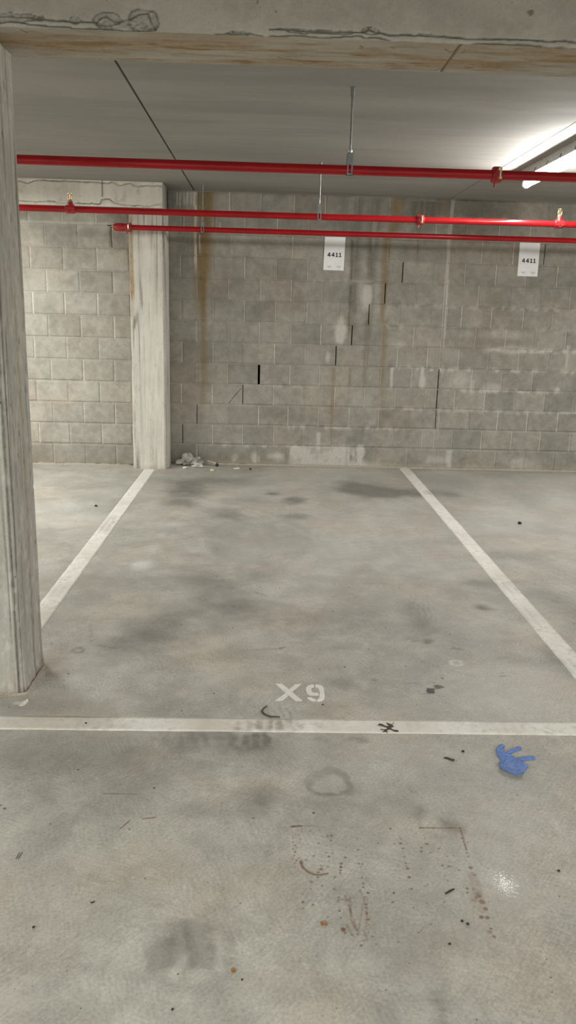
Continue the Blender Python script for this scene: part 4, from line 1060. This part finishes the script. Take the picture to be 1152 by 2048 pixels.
# ------------------------------------------------------------------ blue glove
def glove():
    palm = [(0.8272, 2.4735), (0.8262, 2.4297), (0.8191, 2.397), (0.8055, 2.3709), (0.8121, 2.3495), (0.8306, 2.3306), (0.8556, 2.3127), (0.8693, 2.3217), (0.9094, 2.3806), (0.8945, 2.4024), (0.8905, 2.4185), (0.8833, 2.4245), (0.8697, 2.447), (0.8528, 2.4592), (0.8487, 2.4846)]
    fingers = [([(0.8333, 2.4547), (0.8341, 2.4779), (0.8484, 2.4996), (0.8579, 2.5084)], 0.0092), ([(0.8556, 2.453), (0.8802, 2.4745), (0.9026, 2.4877), (0.9157, 2.4966)], 0.0078), ([(0.8871, 2.4185), (0.9112, 2.4271), (0.9333, 2.4324), (0.9426, 2.4318)], 0.0088), ([(0.8309, 2.4463), (0.8462, 2.476)], 0.01)]
    xs = [p[0] for p in palm] + [q[0] for f, r in fingers for q in f]; ys = [p[1] for p in palm] + [q[1] for f, r in fingers for q in f]
    st = .0012
    U = np.arange(min(xs) - .012, max(xs) + .012, st); V = np.arange(min(ys) - .012, max(ys) + .012, st)
    x, y = np.meshgrid(U, V)
    # signed distance to the palm outline
    inside = np.zeros(x.shape, bool); k = len(palm)
    for i in range(k):
        x1, y1 = palm[i]; x2, y2 = palm[(i + 1) % k]
        c = ((y1 > y) != (y2 > y)) & (x < (x2 - x1) * (y - y1) / (y2 - y1 + 1e-12) + x1)
        inside ^= c
    d = poly_dist(x, y, palm + [palm[0]])
    sd = np.where(inside, d, -d)
    n = fbm(x * 70, y * 70, 91); n2 = fbm(x * 160, y * 160, 93, 2)
    top = np.where(sd > 0, .0085 * np.sqrt(np.clip(sd / .016, 0, 1)) + .004, 0)
    mask = sd > 0
    for pts, r in fingers:
        q = poly_dist(x, y, pts)
        m = q < r * 1.0
        hgt = np.where(m, (.80 + .5 * (n - .5)) * np.sqrt(np.clip(r * r - q * q, 0, None)) + .002, 0)
        top = np.maximum(top, hgt); mask |= m
    # folds of the thin rubber fanning from the fingers to the cuff
    fx, fy = palm[11]; cx, cy = palm[6]
    ang = np.arctan2(y - fy, x - fx)
    fold = np.abs(np.sin(ang * 7 + n * 3)) ** 2
    cr = 1 - sstep(.0, .006, np.abs((x - fx) * .35 + (y - fy) * .9 + .004 + (n - .5) * .01))
    body = sstep(0, .010, sd)
    top = top + body * ((fold - .5) * .0022 + (n - .5) * .003 - cr * .003) + (n2 - .5) * .0012
    # cuff rim stands clear of the floor
    rim = 1 - sstep(.0, .022, poly_dist(x, y, palm[3:8]))
    lift = rim * .011 * (inside | mask)
    top = np.maximum(top, .002) + lift
    bot = np.maximum(lift - .001, .0004)
    idx = -np.ones(x.shape, int); idx[mask] = np.arange(mask.sum())
    P = np.stack([x[mask], y[mask], top[mask]], -1); Pb = np.stack([x[mask], y[mask], bot[mask]], -1)
    c = mask[:-1, :-1] & mask[1:, :-1] & mask[:-1, 1:] & mask[1:, 1:]
    a0, a1, a2, a3 = idx[:-1, :-1][c], idx[:-1, 1:][c], idx[1:, 1:][c], idx[1:, :-1][c]
    N = len(P)
    Q = np.concatenate([np.stack([a0, a1, a2, a3], -1), np.stack([a3, a2, a1, a0], -1) + N])
    # close the edge
    from collections import Counter
    ed = {}
    for q in np.stack([a0, a1, a2, a3], -1):
        for s in range(4):
            e = (q[s], q[(s + 1) % 4])
            if (e[1], e[0]) in ed: del ed[(e[1], e[0])]
            else: ed[e] = 1
    Qs = np.array([[e[1], e[0], e[0] + N, e[1] + N] for e in ed])
    o = np_mesh('disposable_glove', np.concatenate([P, Pb]), np.concatenate([Q, Qs]), M_GLOVE, None, smooth=True)
    tag(o, 'crumpled blue disposable glove lying on the floor by the front line', 'glove')
    rimz = MB().tube([(p[0], p[1], .0125 + .002 * math.sin(i * 2.1)) for i, p in enumerate(palm[3:8])], .0016, 8)
    rimz.build('cuff', M_GLOVE, o, True)


glove()

# ------------------------------------------------------------------ litter on the floor
def pebble(name, p, r, mat, label, cat, seed, flat=.6, group=None):
    bm = bmesh.new()
    bmesh.ops.create_icosphere(bm, subdivisions=3, radius=1)
    for v in bm.verts:
        k = 1 + .55 * mnoise.noise(v.co * 1.3 + Vector((seed * 3.1, 0, 0))) + .2 * mnoise.noise(v.co * 4 + Vector((0, seed, 0)))
        v.co = Vector((v.co.x * k * r, v.co.y * k * r, v.co.z * k * r * flat))
    zmin = min(v.co.z for v in bm.verts)
    for v in bm.verts: v.co += Vector((p[0], p[1], -zmin))
    me = bpy.data.meshes.new(name); bm.to_mesh(me); bm.free()
    return tag(link(name, me, mat, None, True), label, cat, group)


def flake(name, polys, th, mat, label, cat, curl=.0, seed=1, z=0.0, group=None):
    """a thin dry scrap: outline cut from a fine grid, curled up at the rim"""
    xs = [p[0] for q in polys for p in q]; ys = [p[1] for q in polys for p in q]
    st = max(max(xs) - min(xs), max(ys) - min(ys)) / 44
    U = np.arange(min(xs) - st, max(xs) + 2 * st, st); V = np.arange(min(ys) - st, max(ys) + 2 * st, st)
    x, y = np.meshgrid(U, V); mask = np.zeros(x.shape, bool)
    for poly in polys:
        k = len(poly); ins = np.zeros(x.shape, bool)
        for i in range(k):
            x1, y1 = poly[i]; x2, y2 = poly[(i + 1) % k]
            ins ^= ((y1 > y) != (y2 > y)) & (x < (x2 - x1) * (y - y1) / (y2 - y1 + 1e-12) + x1)
        mask |= ins
    cx, cy = sum(xs) / len(xs), sum(ys) / len(ys)
    R = max(max(xs) - min(xs), max(ys) - min(ys)) / 2
    r2 = ((x - cx) ** 2 + (y - cy) ** 2) / R ** 2
    h = z + curl * r2 + curl * .8 * fbm(x * 2 / R, y * 2 / R, seed)
    h = h - h[mask].min() + z
    me = bpy.data.meshes.new(name)
    bm = bmesh.new()
    vt = {}
    c = mask[:-1, :-1] & mask[1:, :-1] & mask[:-1, 1:] & mask[1:, 1:]
    for j, i in zip(*np.nonzero(c)):
        q = []
        for jj, ii in ((j, i), (j, i + 1), (j + 1, i + 1), (j + 1, i)):
            if (jj, ii) not in vt: vt[(jj, ii)] = bm.verts.new((x[jj, ii], y[jj, ii], h[jj, ii] + th))
            q.append(vt[(jj, ii)])
        bm.faces.new(q)
    g = bmesh.ops.extrude_face_region(bm, geom=bm.faces[:])
    for e in g['geom']:
        if isinstance(e, bmesh.types.BMVert): e.co.z -= th
    bmesh.ops.recalc_face_normals(bm, faces=bm.faces[:])
    bm.to_mesh(me); bm.free()
    return tag(link(name, me, mat, None, False), label, cat, group)


def twig(name, pts, r, mat, label, cat, z=None, group=None):
    n = len(pts)
    rr = [r * (.55 + .45 * math.sin(math.pi * (i + .5) / n)) for i in range(n)]
    return tag(MB().tube([(p[0], p[1], (r if z is None else z)) for p in pts], rr, 8).build(name, mat, None, True), label, cat, group)


flake('chip', [[(0.6752, 2.9462), (0.7039, 2.9402), (0.6989, 2.9086), (0.6697, 2.9133)]], .004, M_RUBBER, 'dark grey oblong chip on the floor beside a curled leaf', 'litter', .0006, 1)
flake('dry_leaf', [[(0.7063, 2.9631), (0.7246, 2.9798), (0.7402, 2.9742), (0.7488, 2.9603), (0.7469, 2.9534), (0.7372, 2.96), (0.7253, 2.9476), (0.7094, 2.9512)]], .0009, M_LEAF, 'small curled olive leaf lying behind the dark grey chip', 'leaf', .006, 2)
flake('leaf_scrap', [[(0.4323, 2.6411), (0.4408, 2.6535), (0.4534, 2.6516), (0.4664, 2.6396), (0.4757, 2.6421), (0.4681, 2.6552), (0.4686, 2.6631), (0.4809, 2.6544), (0.4887, 2.6501), (0.4946, 2.6625), (0.4982, 2.6716), (0.4967, 2.6581), (0.4894, 2.6435), (0.4947, 2.638), (0.4922, 2.6325), (0.4855, 2.6323), (0.4808, 2.6235), (0.4892, 2.6127), (0.5028, 2.6076), (0.5054, 2.5926), (0.5006, 2.5936), (0.4889, 2.5965), (0.4801, 2.6115), (0.4718, 2.6156), (0.4652, 2.609), (0.4629, 2.6003), (0.4648, 2.5874), (0.4597, 2.5863), (0.4567, 2.5958), (0.4507, 2.5925), (0.4411, 2.5869), (0.4429, 2.5923), (0.4502, 2.6011), (0.4519, 2.6087), (0.4389, 2.6117), (0.4395, 2.616), (0.4539, 2.6152), (0.4644, 2.6187), (0.4653, 2.6286), (0.4513, 2.636), (0.4402, 2.6413), (0.4357, 2.6368)]], .0012, M_BARK, 'ragged brown leaf scrap with spiky arms on the white front line', 'leaf', .003, 3, .0016)
flake('bark_strip', [[(0.6303, 2.428), (0.6425, 2.4339), (0.6482, 2.4312), (0.6684, 2.4173), (0.6612, 2.406), (0.6444, 2.4211)]], .0025, M_BARK, 'dark flat strip of bark on the floor left of the blue glove', 'litter', .001, 4)
pebble('pebble', (0.7093, 2.4701), .0042, M_BLACK, 'round black pebble between the front line and the bark strip', 'pebble', 5, .8)
twig('twig', [(0.4951, 1.7693), (0.5061, 1.7775), (0.5222, 1.7877)], .0024, M_BLACK, 'straight black twig lying in the rust marks, lower right of the floor', 'twig')
twig('twig', [(0.0255, 2.7812), (0.0134, 2.7617), (0.0066, 2.7384), (0.0136, 2.7215), (0.0275, 2.7061), (0.0413, 2.6986), (0.0758, 2.6977)], .0032, M_BARK, 'brown hooked twig by the front line, below the X of X9', 'twig')
flake('leaf_scrap', [[(0.1609, 1.6687), (0.1659, 1.6722), (0.1676, 1.6644), (0.1727, 1.676), (0.1743, 1.6673), (0.1771, 1.6624), (0.1735, 1.6566), (0.1674, 1.6624), (0.1643, 1.6549), (0.1612, 1.6586)]], .001, M_ORANGE, 'bright orange leaf scrap on the floor below the curved rust mark', 'leaf', .002, 6)
flake('leaf_scrap', [[(-0.0552, 1.5213), (-0.049, 1.5263), (-0.0439, 1.5189), (-0.0472, 1.5104), (-0.0532, 1.5139)]], .001, M_ORANGE, 'small red-brown leaf scrap near the bottom of the floor, left of centre', 'leaf', .002, 7)
flake('leaf_scrap', [[(-0.4227, 1.7324), (-0.4139, 1.7386), (-0.4097, 1.7356), (-0.4163, 1.7294)]], .001, M_BARK, 'tiny dark leaf scrap on the left of the floor', 'leaf', .003, 8)
for k, (p, r, lb) in enumerate([((0.8271, 1.8596), .0038, 'small brown pebble on the floor near the right edge of the photo'),
                                ((0.5161, 1.6734), .0032, 'dark pebble close right of another, below the black twig, left one of the two'),
                                ((0.5281, 1.6634), .0036, 'dark pebble below the black twig, right one of two close together'),
                                ((0.4686, 1.5993), .0030, 'black pebble alone below the black twig and the two dark pebbles'),
                                ((1.8831, 5.6222), .014, 'black clod on the floor of the bay to the right'),
                                ((0.2423, 2.8), .0036, 'black pebble below the 9 of the painted bay number'),
                                ((-0.5404, 1.6478), .0032, 'black pebble at the lower left of the floor'),
                                ((-0.0288, 1.4931), .0022, 'tiny black pebble right of the small red-brown leaf scrap'),
                                ((-0.1764, 1.4131), .0026, 'black pebble at the bottom edge of the photo, left of centre'),
                                ((-1.2725, 5.9056), .010, 'dark pebble on the floor left of the left bay line'),
                                ((-0.6301, 2.6343), .0036, 'black pebble lying on the left part of the white front line')]):
    z = .0014 if k == 10 else 0
    o = pebble('pebble', p, r, M_BARK if k == 0 else M_BLACK, lb, 'pebble', 20 + k, .6)
    o.location.z = z
for pts, lb in (([(-0.4, 2.0301), (-0.3888, 2.052), (-0.3768, 2.071)], 'slanting brown pine needle left of the middle of the floor'),
                ([(-0.3432, 2.0789), (-0.3224, 2.0834), (-0.3033, 2.0869)], 'level brown pine needle right of the slanting one'),
                ([(-0.6585, 1.8977), (-0.6575, 1.9149), (-0.657, 1.9258)], 'short orange pine needle near the left edge, left one of the pair'),
                ([(-0.6524, 1.8963), (-0.651, 1.9135), (-0.6499, 1.9259)], 'short orange pine needle near the left edge, right one of the pair')):
    twig('pine_needle', pts, .0010, M_NEEDLE, lb, 'needle', None, 'pine needles on the near floor')

# rubbish against the wall, right of the far column
def crumple(name, cx, cy, rx, ry, rz, mat, label, cat, seed, amp=.5, tilt=0.0):
    bm = bmesh.new()
    bmesh.ops.create_icosphere(bm, subdivisions=4, radius=1)
    for v in bm.verts:
        q = v.co.copy()
        k = 1 + amp * (mnoise.noise(q * 1.6 + Vector((seed, 0, 0)))) - .35 * amp * abs(mnoise.noise(q * 3.2 + Vector((0, seed, 0)))) * 2 + .12 * mnoise.noise(q * 8)
        v.co = Vector((q.x * rx * k, q.y * ry * k, max(q.z, -.35) * rz * k))
        v.co.z += tilt * v.co.x
    zmin = min(v.co.z for v in bm.verts)
    for v in bm.verts: v.co += Vector((cx, cy, -zmin))
    me = bpy.data.meshes.new(name); bm.to_mesh(me); bm.free()
    return tag(link(name, me, mat, None, False), label, cat)


crumple('plastic_bag', -.742, 7.655, .105, .05, .062, M_RAG, 'crumpled grey plastic bag against the wall right of the far column', 'rubbish', 4, .8)
crumple('paper_scrap', -.640, 7.555, .055, .024, .026, M_PAPER, 'crumpled whitish paper before the grey bag by the wall', 'rubbish', 9, .9)
twig('stick', [(-.560, 7.700), (-.515, 7.66), (-.475, 7.60)], .012, M_RAG, 'pale grey stick leaning out of the rubbish by the wall', 'stick', .03)
pebble('paper_scrap', (-0.755, 7.4565), .020, M_WHITE, 'white scrap on the floor below the grey bag', 'rubbish', 41, .5)
pebble('paper_scrap', (-0.4922, 7.3507), .016, M_CREAM, 'cream scrap on the floor right of the rubbish by the wall', 'rubbish', 42, .7)
pebble('clod', (-0.4608, 7.6023), .016, M_BLACK, 'black clod at the foot of the wall right of the rubbish', 'clod', 43, .8)
pebble('clod', (-0.1339, 7.4622), .010, M_BLACK, 'small black clod alone near the foot of the wall', 'clod', 44, .8)
flake('paper_scrap', [[(-0.3027, 7.5184), (-0.2467, 7.5623), (-0.235, 7.5008), (-0.2816, 7.4709)]], .003, M_WHITE, 'flat white scrap between the two black clods by the wall', 'rubbish', .002, 45)
flake('paper_scrap', [[(-0.537, 7.7239), (-0.5006, 7.7679), (-0.4672, 7.7054), (-0.4938, 7.6632)]], .004, M_WHITE, 'flat pale scrap touching the wall foot above the cream scrap', 'rubbish', .004, 46)
flake('paint_flake', [[(-0.9127, 2.7674), (-0.906, 2.7954), (-0.8923, 2.82), (-0.8827, 2.8), (-0.8897, 2.7719), (-0.9011, 2.7598)]], .0015, M_WHITE, 'white paint flake on the floor at the foot of the near column', 'litter', .001, 47)

# sand swept up at the foot of the wall
def sand(name, pts, w, h, label):
    P = []; Q = []
    seq = []
    for a, b in zip(pts[:-1], pts[1:]):
        L = math.hypot(b[0] - a[0], b[1] - a[1]); k = max(2, int(L / .012))
        for i in range(k):
            t = i / k; seq.append((a[0] + (b[0] - a[0]) * t, a[1] + (b[1] - a[1]) * t, (b[1] - a[1]) / L, -(b[0] - a[0]) / L))
    for i, (x, y, nx, ny) in enumerate(seq):
        e = min(1, i / 6, (len(seq) - 1 - i) / 6)
        f = float(fbm(x * 14, y * 14 + 3, 5)); g = float(fbm(x * 40, y * 40, 6))
        ww = w * (.35 + 1.3 * f) * (.25 + .75 * e); hh = h * (.3 + 1.4 * g) * e
        for t in (0, .35, .7, 1.0):
            P.append((x + nx * ww * t, y + ny * ww * t, .0003 + hh * (1 - t) ** 1.5 * (.7 + .6 * float(fbm(x * 90 + t * 3, y * 90, 8)))))
    for i in range(len(seq) - 1):
        for k in range(3):
            a = i * 4 + k; Q.append((a, a + 1, a + 5, a + 4))
    o = np_mesh(name, np.array(P), np.array(Q), M_SAND)
    return tag(o, label, 'sand', None, 'stuff')


sand('sand', [(-.90, D - .002), (3.4, D - .002)], .035, .012, 'line of pale sand along the foot of the long block wall')
sand('sand', [(-2.5, DL - .002), (-1.25, DL - .002)], .05, .014, 'line of pale sand along the foot of the wall left of the far column')
sand('grit', [(-1.28, 2.855), (-.93, 2.855), (-.912, 2.87), (-.912, 3.14)], .020, .006, 'pale broken mortar grit around the foot of the near column')
